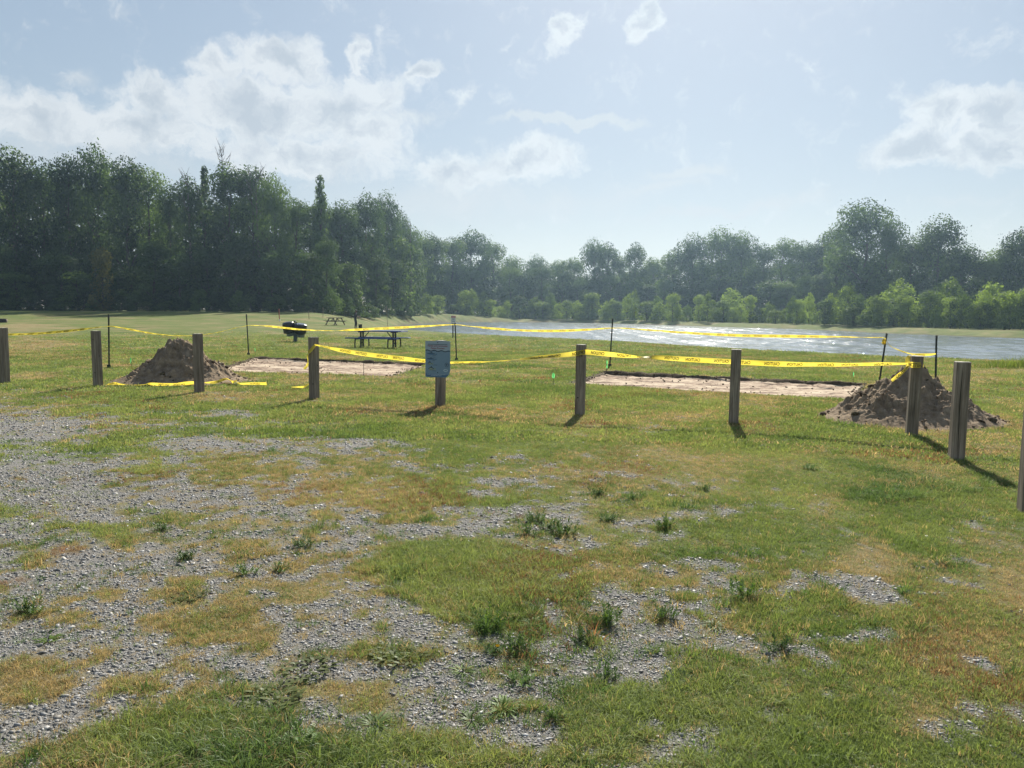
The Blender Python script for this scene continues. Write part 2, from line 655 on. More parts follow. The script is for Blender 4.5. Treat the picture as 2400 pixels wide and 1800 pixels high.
MAT = {}
MAT['post'] = wood_mat('weathered_timber', [(0.07, 0.056, 0.044), (0.19, 0.155, 0.122), (0.36, 0.31, 0.255)])
MAT['post_top'] = wood_mat('sawn_end_grain', [(0.30, 0.27, 0.23), (0.40, 0.37, 0.32), (0.50, 0.47, 0.42)])
MAT['crack'] = simple_mat('wood_check', (0.02, 0.017, 0.014), 0.95)
MAT['stake'] = wood_mat('stake_wood', [(0.10, 0.08, 0.05), (0.17, 0.14, 0.09), (0.26, 0.22, 0.15)])
MAT['oldwood'] = wood_mat('old_table_wood', [(0.07, 0.055, 0.045), (0.13, 0.105, 0.085), (0.21, 0.18, 0.15)])
MAT['tpost'] = simple_mat('dark_green_steel', (0.018, 0.026, 0.022), 0.55, 0.2, 0.3, 60)
MAT['tpost_top'] = simple_mat('post_top_paint', (0.05, 0.055, 0.055), 0.6, 0, 0.25, 60)
MAT['blue'] = simple_mat('blue_coated_metal', (0.05, 0.085, 0.26), 0.38, 0.0, 0.12, 30)
MAT['black'] = simple_mat('black_steel', (0.016, 0.016, 0.018), 0.45, 0.1, 0.25, 40)
MAT['drum'] = simple_mat('black_drum_plastic', (0.014, 0.015, 0.020), 0.28, 0.0, 0.2, 25, 0.5)
MAT['drum_top'] = simple_mat('glossy_drum_lid', (0.16, 0.17, 0.18), 0.16, 0.65, 0.1, 12, 0.6)
MAT['liner'] = simple_mat('grey_galvanised_liner', (0.17, 0.20, 0.22), 0.4, 0.35, 0.2, 18)
MAT['lgreen'] = simple_mat('grey_green_post', (0.055, 0.075, 0.075), 0.5, 0.1, 0.2, 20)
MAT['signblue'] = simple_mat('sign_blue', (0.15, 0.235, 0.32), 0.45, 0, 0.08, 6)
MAT['signtop'] = simple_mat('sign_pale_blue', (0.27, 0.335, 0.40), 0.45, 0, 0.05, 6)
MAT['signdark'] = simple_mat('sign_deep_blue', (0.06, 0.13, 0.23), 0.45, 0, 0.08, 6)
MAT['red'] = simple_mat('sign_red_print', (0.20, 0.02, 0.035), 0.5)
MAT['ink'] = simple_mat('sign_dark_ink', (0.022, 0.04, 0.065), 0.5)
MAT['pale'] = simple_mat('sign_pale_print', (0.42, 0.5, 0.55), 0.5)
MAT['fish'] = simple_mat('sign_fish_print', (0.19, 0.25, 0.20), 0.5, 0, 0.4, 30)
MAT['white'] = simple_mat('white_sign_sheet', (0.62, 0.62, 0.66), 0.45, 0, 0.06, 8)
MAT['signred'] = simple_mat('warning_red', (0.36, 0.03, 0.05), 0.45)
MAT['flagpole'] = simple_mat('stake_wire', (0.06, 0.045, 0.035), 0.6, 0.3)
MAT['orange'] = simple_mat('faded_red_paint', (0.22, 0.045, 0.03), 0.7)
MAT['log'] = simple_mat('dark_bark', (0.03, 0.022, 0.017), 0.9, 0, 0.4, 12, 0.3, 0.5)
MAT['bark'] = simple_mat('tree_bark', (0.07, 0.058, 0.046), 0.9, 0, 0.45, 2.5, 0.2, 0.4)
MAT['deadbark'] = simple_mat('dead_bark', (0.13, 0.115, 0.10), 0.9, 0, 0.35, 2.5, 0.2, 0.3)


def tape_mat():
    m, t, b, o = new_mat('yellow_tape_film')
    t.nodes.remove(b)
    g = t.nodes.new('ShaderNodeNewGeometry')
    n = tnoise(t, g.outputs['Position'], 6, 4, 0.6)
    c = ramp(t, n, [(0.3, (0.60, 0.48, 0.05)), (0.7, (0.78, 0.65, 0.10))])
    d = t.nodes.new('ShaderNodeBsdfDiffuse'); t.links.new(c, d.inputs['Color'])
    tr = t.nodes.new('ShaderNodeBsdfTranslucent'); t.links.new(c, tr.inputs['Color'])
    mx = t.nodes.new('ShaderNodeMixShader'); mx.inputs[0].default_value = 0.62
    t.links.new(d.outputs[0], mx.inputs[1]); t.links.new(tr.outputs[0], mx.inputs[2])
    gl = t.nodes.new('ShaderNodeBsdfGlossy'); gl.inputs['Roughness'].default_value = 0.4
    gl.inputs['Color'].default_value = (1, 0.97, 0.85, 1)
    m2 = t.nodes.new('ShaderNodeMixShader'); m2.inputs[0].default_value = 0.03
    t.links.new(mx.outputs[0], m2.inputs[1]); t.links.new(gl.outputs[0], m2.inputs[2])
    t.links.new(m2.outputs[0], o.inputs['Surface'])
    return m


def flag_mat(name, col):
    m, t, b, o = new_mat(name)
    t.nodes.remove(b)
    d = t.nodes.new('ShaderNodeBsdfDiffuse'); d.inputs['Color'].default_value = (*col, 1)
    tr = t.nodes.new('ShaderNodeBsdfTranslucent'); tr.inputs['Color'].default_value = (*col, 1)
    mx = t.nodes.new('ShaderNodeMixShader'); mx.inputs[0].default_value = 0.6
    t.links.new(d.outputs[0], mx.inputs[1]); t.links.new(tr.outputs[0], mx.inputs[2])
    t.links.new(mx.outputs[0], o.inputs['Surface'])
    return m


MAT['tape'] = tape_mat()
MAT['tapeink'] = simple_mat('tape_black_print', (0.018, 0.014, 0.008), 0.6)
MAT['flag'] = flag_mat('neon_green_film', (0.14, 0.55, 0.18))
# ------------------------------------------------------------------ what covers the ground where
def px_ellipse(cx, cy_, rx, ry, w):
    c = np.array(g0(cx, cy_)); a = np.array(g0(cx + rx, cy_)) - c; b = np.array(g0(cx, cy_ - ry)) - c
    M = np.linalg.inv(np.array([[a[0], b[0]], [a[1], b[1]]]))
    return c, M, w


GRAVEL = [px_ellipse(*e) for e in [
    (-60, 1000, 420, 62, 1.3), (60, 1120, 420, 110, 1.25), (500, 1042, 360, 20, 1.1), (555, 972, 62, 13, 1.3), (810, 1037, 120, 13, .95),
    (430, 1130, 260, 45, .75), (570, 1150, 95, 24, .95), (795, 1115, 65, 14, 1.0), (20, 1240, 260, 60, 1.0), (280, 1345, 360, 95, 1.15),
    (80, 1480, 320, 140, 1.2), (400, 1535, 330, 85, 1.15), (60, 1670, 250, 90, 1.2), (760, 1300, 220, 60, .8), (850, 1345, 130, 65, 1.0),
    (720, 1490, 280, 65, 1.05), (880, 1435, 220, 45, 1.0), (820, 1570, 300, 60, 1.0), (720, 1690, 250, 80, 1.1), (1010, 1480, 200, 70, .8),
    (1080, 1540, 240, 70, .85), (1280, 1425, 120, 30, .95), (1290, 1590, 260, 120, 1.15), (1500, 1540, 260, 60, .95), (1640, 1510, 250, 40, 1.05),
    (1900, 1510, 130, 35, 1.1), (1240, 1740, 140, 60, .85), (1620, 1750, 130, 40, .95), (1285, 1210, 75, 28, .8), (1190, 1130, 80, 9, .8),
    (1555, 1005, 60, 6, .7), (1400, 1325, 60, 12, .7), (1870, 1372, 50, 16, .8), (2040, 1375, 55, 28, .7), (1245, 1395, 55, 24, .9),
    (1080, 1190, 110, 12, .7), (960, 1235, 120, 22, .75), (1640, 1200, 60, 10, .7), (1050, 1690, 230, 80, .95), (2180, 1700, 60, 40, .6),
    (1500, 1690, 110, 60, .6), (950, 1610, 620, 210, .62), (380, 1130, 560, 130, .62), (1500, 1480, 420, 90, .55)]]
GRASS = [px_ellipse(*e) for e in [
    (160, 1447, 80, 30, 1.2), (590, 1468, 200, 48, 1.5), (430, 1715, 360, 105, 1.25), (50, 1590, 120, 55, 1.2), (430, 1560, 75, 36, 1.2), (330, 1620, 110, 28, 1.0),
    (1060, 1335, 200, 70, 1.4), (1130, 1400, 190, 50, 1.3), (440, 1370, 60, 18, 1.1), (570, 1290, 80, 22, 1.1), (300, 1285, 40, 30, .9), (280, 1030, 70, 14, .8), (350, 1105, 120, 20, 1.0),
    (660, 1110, 260, 30, .9), (880, 1160, 200, 50, 1.2), (1680, 1640, 150, 60, 1.3), (1450, 1680, 160, 90, 1.2), (1760, 1770, 220, 80, 1.4), (1000, 1770, 250, 50, .9), (1180, 1660, 80, 50, 1.0), (930, 1540, 130, 40, .8),
    (130, 1230, 90, 18, .7), (870, 1760, 120, 60, 1.0)]]
DRY = [px_ellipse(*e) for e in [
    (165, 1297, 75, 24, 1.4), (30, 1365, 70, 24, 1.3), (60, 1580, 150, 70, .8), (300, 1400, 80, 20, .6), (2040, 1290, 70, 140, 1.0), (1950, 1190, 80, 60, .9), (1600, 1350, 110, 28, .9),
    (1450, 1345, 160, 30, .7), (1700, 1270, 220, 24, .7), (2250, 1500, 220, 90, .7), (2150, 1680, 120, 60, 1.0), (700, 1260, 160, 60, .9), (800, 1380, 150, 60, .6), (1100, 1600, 200, 100, .8), (950, 1650, 150, 60, .9),
    (900, 1620, 520, 170, .55), (600, 1200, 420, 110, .5), (90, 808, 130, 16, 1.7), (60, 772, 110, 8, 1.5), (110, 880, 120, 12, .8), (700, 895, 60, 8, .8), (1100, 870, 70, 8, .5), (2350, 935, 60, 10, .8), (2380, 1400, 120, 80, .6)]]
LUSH = [px_ellipse(*e) for e in [
    (2080, 1150, 170, 60, 1.0), (2150, 1470, 100, 55, 1.2), (2000, 1560, 160, 40, 1.1), (1620, 1590, 90, 30, 1.0), (1250, 1220, 110, 40, 1.0), (1400, 1130, 120, 20, .8), (1100, 960, 300, 25, .7),
    (1060, 1340, 200, 70, .5), (1230, 860, 150, 12, .9), (2200, 845, 120, 12, .6), (2310, 1050, 90, 50, .5), (1700, 1780, 200, 50, .9), (560, 1770, 200, 40, .6)]]


def fieldval(x, y, lst):
    v = np.full(np.shape(x), -1.0)
    for c, M, w in lst:
        dx = x - c[0]; dy = y - c[1]
        q = np.sqrt((M[0, 0] * dx + M[0, 1] * dy) ** 2 + (M[1, 0] * dx + M[1, 1] * dy) ** 2)
        v = np.maximum(v, w * (1.15 - q))
    return v


def masks(x, y):
    n1 = fbm(x * 1.1, y * 1.1, 31, 4) - 0.5
    n2 = fbm(x * 3.3, y * 3.3, 41, 4, 0.6) - 0.5
    n3 = fbm(x * 0.5, y * 0.5, 51, 3) - 0.5
    gr = fieldval(x, y, GRAVEL) - 0.9 * np.maximum(fieldval(x, y, GRASS), 0)
    nearw = 1 - sstep(18, 26, np.hypot(x, y))
    n4 = fbm(x * 9.0, y * 9.0, 45, 3, 0.6) - 0.5
    g = sstep(-0.30, 0.95, gr - 0.02 + 1.2 * n1 + 3.0 * n2 + 3.0 * n4) * nearw
    d = fieldval(x, y, DRY)
    dry = sstep(0.0, 0.95, 0.25 - 0.10 * sstep(14, 30, np.hypot(x, y)) + 0.60 * np.maximum(d, 0) + 0.35 * np.clip(gr + 0.35, 0, 1) + 1.7 * n3 + 1.3 * n1 + 0.5 * n2)
    lu = fieldval(x, y, LUSH)
    lush = sstep(0.1, 0.9, 0.6 * np.maximum(lu, 0) + 1.5 * (fbm(x * 0.8, y * 0.8, 61, 3) - 0.5) + 0.8 * n2)
    red = sstep(0.35, 0.9, np.maximum(fieldval(x, y, DRY[:2]), 0) + 0.9 * n2) * 0.9 + 0.35 * sstep(0.12, 0.3, fbm(x * 0.9 + 40, y * 0.9, 71, 3) - 0.5)
    return g, dry, lush, np.clip(red, 0, 1)


# ------------------------------------------------------------------ ground sheet
def ground_mat():
    m, t, b, o = new_mat('lawn_and_gravel')
    L = t.links.new
    co = objco(t)

    def at(n):
        a = t.nodes.new('ShaderNodeAttribute'); a.attribute_name = n
        return a.outputs['Fac']
    f1 = tnoise(t, co, 9.0, 6, 0.65)
    f2 = tnoise(t, co, 60.0, 4, 0.7)
    f3 = tnoise(t, tmap(t, co, (0.35, 1.0, 1.0), (0, 0, R(-17))), 0.35, 4, 0.6)
    f4 = tnoise(t, tmap(t, co, (0.25, 1.3, 1.0), (0, 0, R(-20))), 1.3, 5, 0.65)
    mixv = mth(t, 'ADD', mth(t, 'MULTIPLY', f4, 0.45), mth(t, 'ADD', mth(t, 'MULTIPLY', f3, 0.35), mth(t, 'MULTIPLY', f2, 0.2)))
    green = ramp(t, mixv, [(0.33, (0.052, 0.078, 0.018)), (0.48, (0.088, 0.118, 0.030)), (0.64, (0.140, 0.152, 0.052))])
    straw = ramp(t, mth(t, 'ADD', mth(t, 'MULTIPLY', f1, 0.6), mth(t, 'MULTIPLY', f2, 0.4)), [(0.3, (0.12, 0.092, 0.052)), (0.52, (0.24, 0.185, 0.10)), (0.72, (0.36, 0.29, 0.17))])
    grav = ramp(t, f2, [(0.25, (0.09, 0.088, 0.085)), (0.5, (0.19, 0.185, 0.178)), (0.75, (0.29, 0.285, 0.275))])
    lushc = ramp(t, f1, [(0.3, (0.040, 0.070, 0.018)), (0.7, (0.085, 0.120, 0.030))])
    c = mixrgb(t, mth(t, 'MULTIPLY', at('lush'), 0.75), green, lushc)
    c = mixrgb(t, mth(t, 'MULTIPLY', at('dry'), 0.72), c, straw)
    c = mixrgb(t, mth(t, 'MULTIPLY', at('red'), 0.6), c, (0.11, 0.055, 0.028))
    c = mixrgb(t, at('gravel'), c, grav)
    mud = ramp(t, f1, [(0.3, (0.035, 0.028, 0.02)), (0.7, (0.085, 0.066, 0.046))])
    c = mixrgb(t, at('mud'), c, mud)
    L(c, b.inputs['Base Color'])
    b.inputs['Roughness'].default_value = 0.95
    b.inputs['Specular IOR Level'].default_value = 0.08
    hh = mth(t, 'ADD', mth(t, 'MULTIPLY', f2, 0.5), mth(t, 'MULTIPLY', f1, 0.5))
    bump(t, b, hh, 0.9, 0.05)
    return m


def build_ground():
    OX, OY = 0.0, -3.0
    rad = [0.0]
    r_ = 0.6
    while r_ < 520:
        rad.append(r_); r_ *= 1.0085 if r_ > 5 else 1.02
        if r_ > 190: r_ *= 1.02
    rad = np.array(rad[1:])
    fine = np.linspace(R(-44), R(44), 300)
    coarse = np.linspace(R(44), R(316), 70)[1:-1]
    ang = np.concatenate([fine, coarse])
    nA, nR = len(ang), len(rad)
    A, RR = np.meshgrid(ang, rad)
    X = OX + RR * np.sin(A); Y = OY + RR * np.cos(A)
    Z = height(X, Y)
    V = np.stack([X.ravel(), Y.ravel(), Z.ravel()], 1)
    i = np.arange(nR - 1)[:, None] * nA; j = np.arange(nA)[None, :]; j2 = (j + 1) % nA
    F = np.stack([(i + j), (i + nA + j), (i + nA + j2), (i + j2)], -1).reshape(-1, 4)
    F = F[:, ::-1]
    me = np_mesh('ground', V, F, True)
    # close the small hole under the origin
    bm = bmesh.new(); bm.from_mesh(me); bm.verts.ensure_lookup_table()
    try:
        bm.faces.new([bm.verts[k] for k in range(nA)])
    except Exception:
        pass
    bmesh.ops.recalc_face_normals(bm, faces=bm.faces[-1:])
    bm.to_mesh(me); bm.free()
    x, y = V[:, 0], V[:, 1]
    g, d, l, rd = masks(x, y)
    mud = np.zeros(len(x))
    dp = poly_dist(x, y, POND)
    mud = np.maximum(mud, 0.85 * (1 - sstep(0.0, 1.1, dp + 1.0 * (fbm(x, y, 77, 3) - 0.5))))
    for pad in (PAD_L, PAD_R):
        mud = np.maximum(mud, 0.95 * (1 - sstep(0.05, 0.35, poly_dist(x, y, pad) + 0.5 * (fbm(x * 2, y * 2, 78, 3) - 0.5))))
    for cx, cy_, rr in PILES:
        mud = np.maximum(mud, 0.9 * (1 - sstep(rr * 0.8, rr * 1.15, np.hypot(x - cx, (y - cy_) * 1.25) + 0.5 * (fbm(x * 2, y * 2, 79, 3) - 0.5))))
    for nme, arr in (('gravel', g), ('dry', d), ('lush', l), ('red', rd), ('mud', mud)):
        a = me.attributes.new(nme, 'FLOAT', 'POINT')
        a.data.foreach_set('value', arr.astype(np.float32))
    o = link_mesh('ground', me, None, ground_mat())
    tag(o, kind='structure')
    return o


pl = g0(425, 905); pr = g0(2129, 1008)
PILES = [(pl[0] * (pl[1] + 1.2) / pl[1], pl[1] + 1.2, 1.45), (pr[0] * (pr[1] + 1.2) / pr[1], pr[1] + 1.2, 1.33)]
build_ground()


# ------------------------------------------------------------------ pond
def build_water():
    m, t, b, o = new_mat('rippled_water')
    L = t.links.new
    co = objco(t)
    b.inputs['Base Color'].default_value = (0.13, 0.155, 0.165, 1)
    b.inputs['Roughness'].default_value = WATER_ROUGH
    b.inputs['IOR'].default_value = 1.33
    b.inputs['Specular IOR Level'].default_value = 0.5
    n1 = tnoise(t, tmap(t, co, (1.7, 1.1, 1), (0, 0, R(10))), 1.0, 2, 0.6)
    n2 = tnoise(t, tmap(t, co, (0.3, 0.25, 1), (0, 0, R(-14))), 1.0, 3, 0.5)
    n3 = tnoise(t, tmap(t, co, (4.5, 3.0, 1), (0, 0, R(4))), 1.0, 2, 0.6)

    def wave(k1, k2, k3):
        h = mth(t, 'ADD', mth(t, 'MULTIPLY', n1, k1), mth(t, 'ADD', mth(t, 'MULTIPLY', n2, k2), mth(t, 'MULTIPLY', n3, k3)))
        n = t.nodes.new('ShaderNodeBump')
        n.inputs['Strength'].default_value = 1.0
        n.inputs['Distance'].default_value = 1.0
        L(h, n.inputs['Height'])
        return n.outputs[0]
    L(wave(0.05, 0.03, 0.02), b.inputs['Normal'])
    # steep little facets on top of the swell throw the sun glitter
    gl = t.nodes.new('ShaderNodeBsdfGlossy')
    gl.inputs['Roughness'].default_value = 0.035
    gl.inputs['Color'].default_value = (0.55, 0.57, 0.58, 1)
    L(wave(0.10, 0.0, 0.075), gl.inputs['Normal'])
    mx = t.nodes.new('ShaderNodeMixShader')
    gn = tnoise(t, tmap(t, co, (3.2, 0.55, 1), (0, 0, R(6))), 1.0, 3, 0.6)
    gr_ = t.nodes.new('ShaderNodeMapRange'); gr_.interpolation_type = 'SMOOTHSTEP'
    gr_.inputs['From Min'].default_value = 0.55; gr_.inputs['From Max'].default_value = 0.66
    gr_.inputs['To Max'].default_value = GLITTER
    L(gn, gr_.inputs['Value']); L(gr_.outputs[0], mx.inputs[0])
    L(b.outputs[0], mx.inputs[1]); L(gl.outputs[0], mx.inputs[2])
    L(mx.outputs[0], o.inputs['Surface'])
    az = np.concatenate([np.linspace(R(-13), R(40), 430), np.linspace(R(41), R(75), 30)])
    rad = [30.0]
    while rad[-1] < 215: rad.append(rad[-1] + 0.27 + 0.0010 * (rad[-1] - 30))
    rad = np.array(rad)
    A, RR = np.meshgrid(az, rad)
    X = RR * np.sin(A); Y = RR * np.cos(A)
    rng = np.random.default_rng(3)
    Z = np.zeros_like(X)
    for k in range(16):
        wl = rng.uniform(1.3, 3.6); th = R(rng.normal(70, 38))
        kx, ky = math.cos(th) * 2 * math.pi / wl, math.sin(th) * 2 * math.pi / wl
        Z += 0.0060 * wl * np.sin(kx * X + ky * Y + rng.uniform(0, 6.28) + 1.5 * fbm(X / 9, Y / 9, 400 + k, 2))
    Z *= 0.80 + 0.4 * fbm(X / 14, Y / 7, 430, 3)
    d = poly_dist(X, Y, POND)
    Z = WATER_Z + Z * sstep(2.0, -3.0, d)
    nA = len(az)
    ii = np.arange(len(rad) - 1)[:, None] * nA; jj = np.arange(nA - 1)[None]
    F = np.stack([ii + jj, ii + jj + 1, ii + nA + jj + 1, ii + nA + jj], -1).reshape(-1, 4)
    F = F[(d.ravel()[F] < 2.2).all(1)]
    used = np.unique(F); mp_ = np.full(X.size, -1); mp_[used] = np.arange(len(used))
    V = np.stack([X.ravel(), Y.ravel(), Z.ravel()], 1)[used]
    me = np_mesh('pond_water', V, mp_[F], True)
    if me.polygons[0].normal.z < 0: me.flip_normals()
    me.materials.append(m)
    tag(link_mesh('pond_water', me), kind='structure')


WATER_ROUGH, GLITTER = 0.175, 0.45
build_water()


# ------------------------------------------------------------------ instanced stuff (grass, gravel) through geometry nodes
def scatter(name, protos, P, ROT, S, IDX, TINT, mat, label, cat, smooth=False):
    V = []; F = []; PI = []
    base = 0
    for k, (pv, pf) in enumerate(protos):
        V.append(np.asarray(pv, np.float32)); F.append(np.asarray(pf, np.int32) + base); PI.append(np.full(len(pf), k, np.int32))
        base += len(pv)
    npv = base
    V = np.concatenate(V + [P.astype(np.float32)]); F = np.concatenate(F); PI = np.concatenate(PI)
    me = np_mesh(name, V, F, smooth)
    n = len(V)

    def attr(nm, typ, dom, field, arr):
        a = me.attributes.new(nm, typ, dom)
        a.data.foreach_set(field, np.ascontiguousarray(arr).ravel())
    isp = np.zeros(n, bool); isp[npv:] = True
    attr('is_point', 'BOOLEAN', 'POINT', 'value', isp)
    def padp(a, w):
        z = np.zeros((n, w), np.float32); z[npv:] = a.reshape(-1, w); return z
    attr('rot', 'FLOAT_VECTOR', 'POINT', 'vector', padp(ROT.astype(np.float32), 3))
    attr('scl', 'FLOAT_VECTOR', 'POINT', 'vector', padp(S.astype(np.float32), 3))
    ii = np.zeros(n, np.int32); ii[npv:] = IDX
    attr('idx', 'INT', 'POINT', 'value', ii)
    tc = np.ones((n, 4), np.float32); tc[npv:, :3] = TINT
    attr('tint', 'FLOAT_COLOR', 'POINT', 'color', tc)
    attr('proto', 'INT', 'FACE', 'value', PI)
    ng = bpy.data.node_groups.new(name + '_nodes', 'GeometryNodeTree')
    ng.interface.new_socket('Geometry', in_out='INPUT', socket_type='NodeSocketGeometry')
    ng.interface.new_socket('Geometry', in_out='OUTPUT', socket_type='NodeSocketGeometry')
    gi = ng.nodes.new('NodeGroupInput'); go = ng.nodes.new('NodeGroupOutput')

    def na(nm, typ):
        q = ng.nodes.new('GeometryNodeInputNamedAttribute'); q.data_type = typ; q.inputs['Name'].default_value = nm
        return q.outputs['Attribute']
    sep = ng.nodes.new('GeometryNodeSeparateGeometry'); sep.domain = 'POINT'
    ng.links.new(gi.outputs[0], sep.inputs['Geometry']); ng.links.new(na('is_point', 'BOOLEAN'), sep.inputs['Selection'])
    sp = ng.nodes.new('GeometryNodeSplitToInstances'); sp.domain = 'FACE'
    ng.links.new(sep.outputs['Inverted'], sp.inputs['Geometry']); ng.links.new(na('proto', 'INT'), sp.inputs['Group ID'])
    iop = ng.nodes.new('GeometryNodeInstanceOnPoints')
    ng.links.new(sep.outputs['Selection'], iop.inputs['Points'])
    ng.links.new(sp.outputs['Instances'], iop.inputs['Instance'])
    iop.inputs['Pick Instance'].default_value = True
    ng.links.new(na('idx', 'INT'), iop.inputs['Instance Index'])
    e2r = ng.nodes.new('FunctionNodeEulerToRotation')
    ng.links.new(na('rot', 'FLOAT_VECTOR'), e2r.inputs[0]); ng.links.new(e2r.outputs[0], iop.inputs['Rotation'])
    ng.links.new(na('scl', 'FLOAT_VECTOR'), iop.inputs['Scale'])
    ng.links.new(iop.outputs[0], go.inputs[0])
    o = link_mesh(name, me, None, mat)
    md = o.modifiers.new('scatter', 'NODES'); md.node_group = ng
    tag(o, label, cat, kind='stuff')
    return o


def blade_tuft(nb, hh, spread, width, lean, rng, segs=2):
    V = []; F = []
    for k in range(nb):
        a = rng.uniform(0, 2 * math.pi); r_ = spread * math.sqrt(rng.uniform())
        bx, by = r_ * math.cos(a), r_ * math.sin(a)
        da = a + rng.normal(0, 0.9); ln = lean * rng.uniform(0.3, 1.3)
        h = hh * rng.uniform(0.55, 1.15); w = width * rng.uniform(0.7, 1.3)
        fa = rng.uniform(0, math.pi); wx, wy = math.cos(fa) * w / 2, math.sin(fa) * w / 2
        b = len(V)
        for s in range(segs + 1):
            t = s / segs
            off = ln * t * t * h
            z = h * (t - 0.35 * ln * t * t * t)
            k2 = (1 - t * 0.92)
            x, y = bx + math.cos(da) * off, by + math.sin(da) * off
            V += [(x - wx * k2, y - wy * k2, z - 0.004), (x + wx * k2, y + wy * k2, z - 0.004)]
        for s in range(segs):
            F.append((b + 2 * s, b + 2 * s + 1, b + 2 * s + 3, b + 2 * s + 2))
    return V, F


def avoid(x, y):
    """True where no grass or stones may stand"""
    bad = np.zeros(x.shape, bool)
    for pad in (PAD_L, PAD_R):
        bad |= poly_dist(x, y, pad) < 0.12
    for cx, cy_, rr in PILES:
        bad |= np.hypot(x - cx, (y - cy_) * 1.2) < rr * 0.92
    bad |= poly_dist(x, y, POND) < 0.4
    return bad


def fan_points(n, d0, d1, half, rng, power=1.0):
    """random ground points in the view fan, even per square metre between two distances"""
    u = rng.uniform(size=n)
    d = (d0 ** (2 * power) + u * (d1 ** (2 * power) - d0 ** (2 * power))) ** (1 / (2 * power))
    a = rng.uniform(-half, half, n)
    return d * np.sin(a), d * np.cos(a)


def build_grass():
    rng = np.random.default_rng(5)
    protos = []
    for k in range(6):                                   # short lawn tufts
        protos.append(blade_tuft(11, 0.042, 0.055, 0.0048, 0.9, rng))
    for k in range(5):                                   # longer leaning tufts
        protos.append(blade_tuft(13, 0.066, 0.045, 0.0055, 1.0, rng, 3))
    for k in range(3):                                   # flat creeping mats
        protos.append(blade_tuft(14, 0.024, 0.07, 0.005, 2.0, rng))
    for k in range(3):                                   # coarse far tufts
        protos.append(blade_tuft(12, 0.055, 0.13, 0.014, 0.9, rng))
    for k in range(3):                                   # sparse dead stalks
        protos.append(blade_tuft(3, 0.085, 0.03, 0.0032, 0.9, rng, 3))
    X = []; Y = []; KIND = []
    for (n, d0, d1, kd) in ((62000, 2.3, 5.2, 0), (75000, 5.2, 9.5, 0), (78000, 9.5, 17, 1), (75000, 17, 34, 2), (70000, 30, 62, 3)):
        x, y = fan_points(n, d0, d1, R(40), rng)
        X.append(x); Y.append(y); KIND.append(np.full(n, kd))
    x = np.concatenate(X); y = np.concatenate(Y); kd = np.concatenate(KIND)
    # collars round the post feet
    for (bx, by) in [tuple(p[:2]) for p in POST_FEET]:
        a = rng.uniform(0, 6.28, 60); r_ = 0.10 + 0.14 * rng.uniform(size=60)
        x = np.concatenate([x, bx + r_ * np.cos(a)]); y = np.concatenate([y, by + r_ * np.sin(a)]); kd = np.concatenate([kd, np.full(60, 9)])
    # small clumps rooted in the bare gravel and round the weeds
    cx_, cy2 = fan_points(4200, 2.4, 15, R(38), rng, 0.8)
    gg = masks(cx_, cy2)[0]
    road = 1 - sstep(-4.2, -2.2, cx_ + 0.12 * (cy2 - 8))
    sel = (gg > 0.25) & (rng.uniform(size=len(cx_)) < (1.05 - 0.55 * gg) * (1 - 0.7 * road))
    cx_, cy2 = cx_[sel], cy2[sel]
    wx = np.array([w[0] for w in WEED_AT]); wy = np.array([w[1] for w in WEED_AT])
    cx_ = np.concatenate([cx_, wx, wx]); cy2 = np.concatenate([cy2, wy, wy])
    per = rng.integers(3, 20, len(cx_))
    ctone = np.repeat(rng.uniform(size=len(cx_)), per)
    rad_ = np.repeat(rng.uniform(0.03, 0.16, len(cx_)), per)
    rx_ = np.repeat(cx_, per) + rng.normal(size=per.sum()) * rad_; ry_ = np.repeat(cy2, per) + rng.normal(size=per.sum()) * rad_
    x = np.concatenate([x, rx_]); y = np.concatenate([y, ry_]); kd = np.concatenate([kd, np.full(len(rx_), 8)])
    tone = np.concatenate([np.full(len(x) - len(rx_), -1.0), ctone])
    g, dry, lush, red = masks(x, y)
    gt = fieldval(x, y, GRASS)
    keep = rng.uniform(size=len(x)) < np.clip(1.05 - 1.0 * g, 0.13, 1)
    keep |= kd == 8
    dd = np.hypot(x, y)
    keep &= (kd != 3) | (rng.uniform(size=len(x)) < 1 - sstep(38, 62, dd))
    keep &= ~avoid(x, y)
    x, y, kd, g, dry, lush, red, gt, tone = [v[keep] for v in (x, y, kd, g, dry, lush, red, gt, tone)]
    n = len(x)
    z = height(x, y)
    u = rng.uniform(size=n)
    tall = (np.maximum(gt, 0) > 0.12) | (lush > 0.55)
    idx = rng.integers(0, 6, n)
    idx = np.where(tall & (u < 0.55), rng.integers(6, 11, n), idx)
    idx = np.where((~tall) & (u < 0.35), rng.integers(11, 14, n), idx)
    idx = np.where((kd == 2) | (kd == 3) | ((kd == 1) & (u < 0.5)), rng.integers(14, 17, n), idx)
    idx = np.where(kd == 9, rng.integers(6, 11, n), idx)
    idx = np.where((kd == 8) & (u < 0.5), rng.integers(6, 11, n), idx)
    s = rng.uniform(0.65, 1.25, n) * np.where(kd == 3, 2.1, np.where(kd == 2, 1.25, np.where(kd == 1, 0.95, 0.9)))
    s *= 0.85 + 0.4 * lush - 0.3 * dry
    s = np.where(g > 0.4, s * 0.7, s)
    s = np.where(kd == 8, s * rng.uniform(1.1, 1.7, n) * np.where(tone > 0.72, 0.5, 1.0), s)
    S = np.stack([s, s, s * rng.uniform(0.7, 1.25, n)], 1)
    S[:, 2] *= np.where(kd == 3, 0.5, np.where(kd == 2, 0.8, 1.0))
    patch = fbm(x * 1.7, y * 1.7, 95, 3)
    S[:, 2] *= 0.55 + 1.1 * patch
    stalk = (rng.uniform(size=n) < 0.014) & (kd < 2)
    idx = np.where(stalk, rng.integers(17, 20, n), idx)
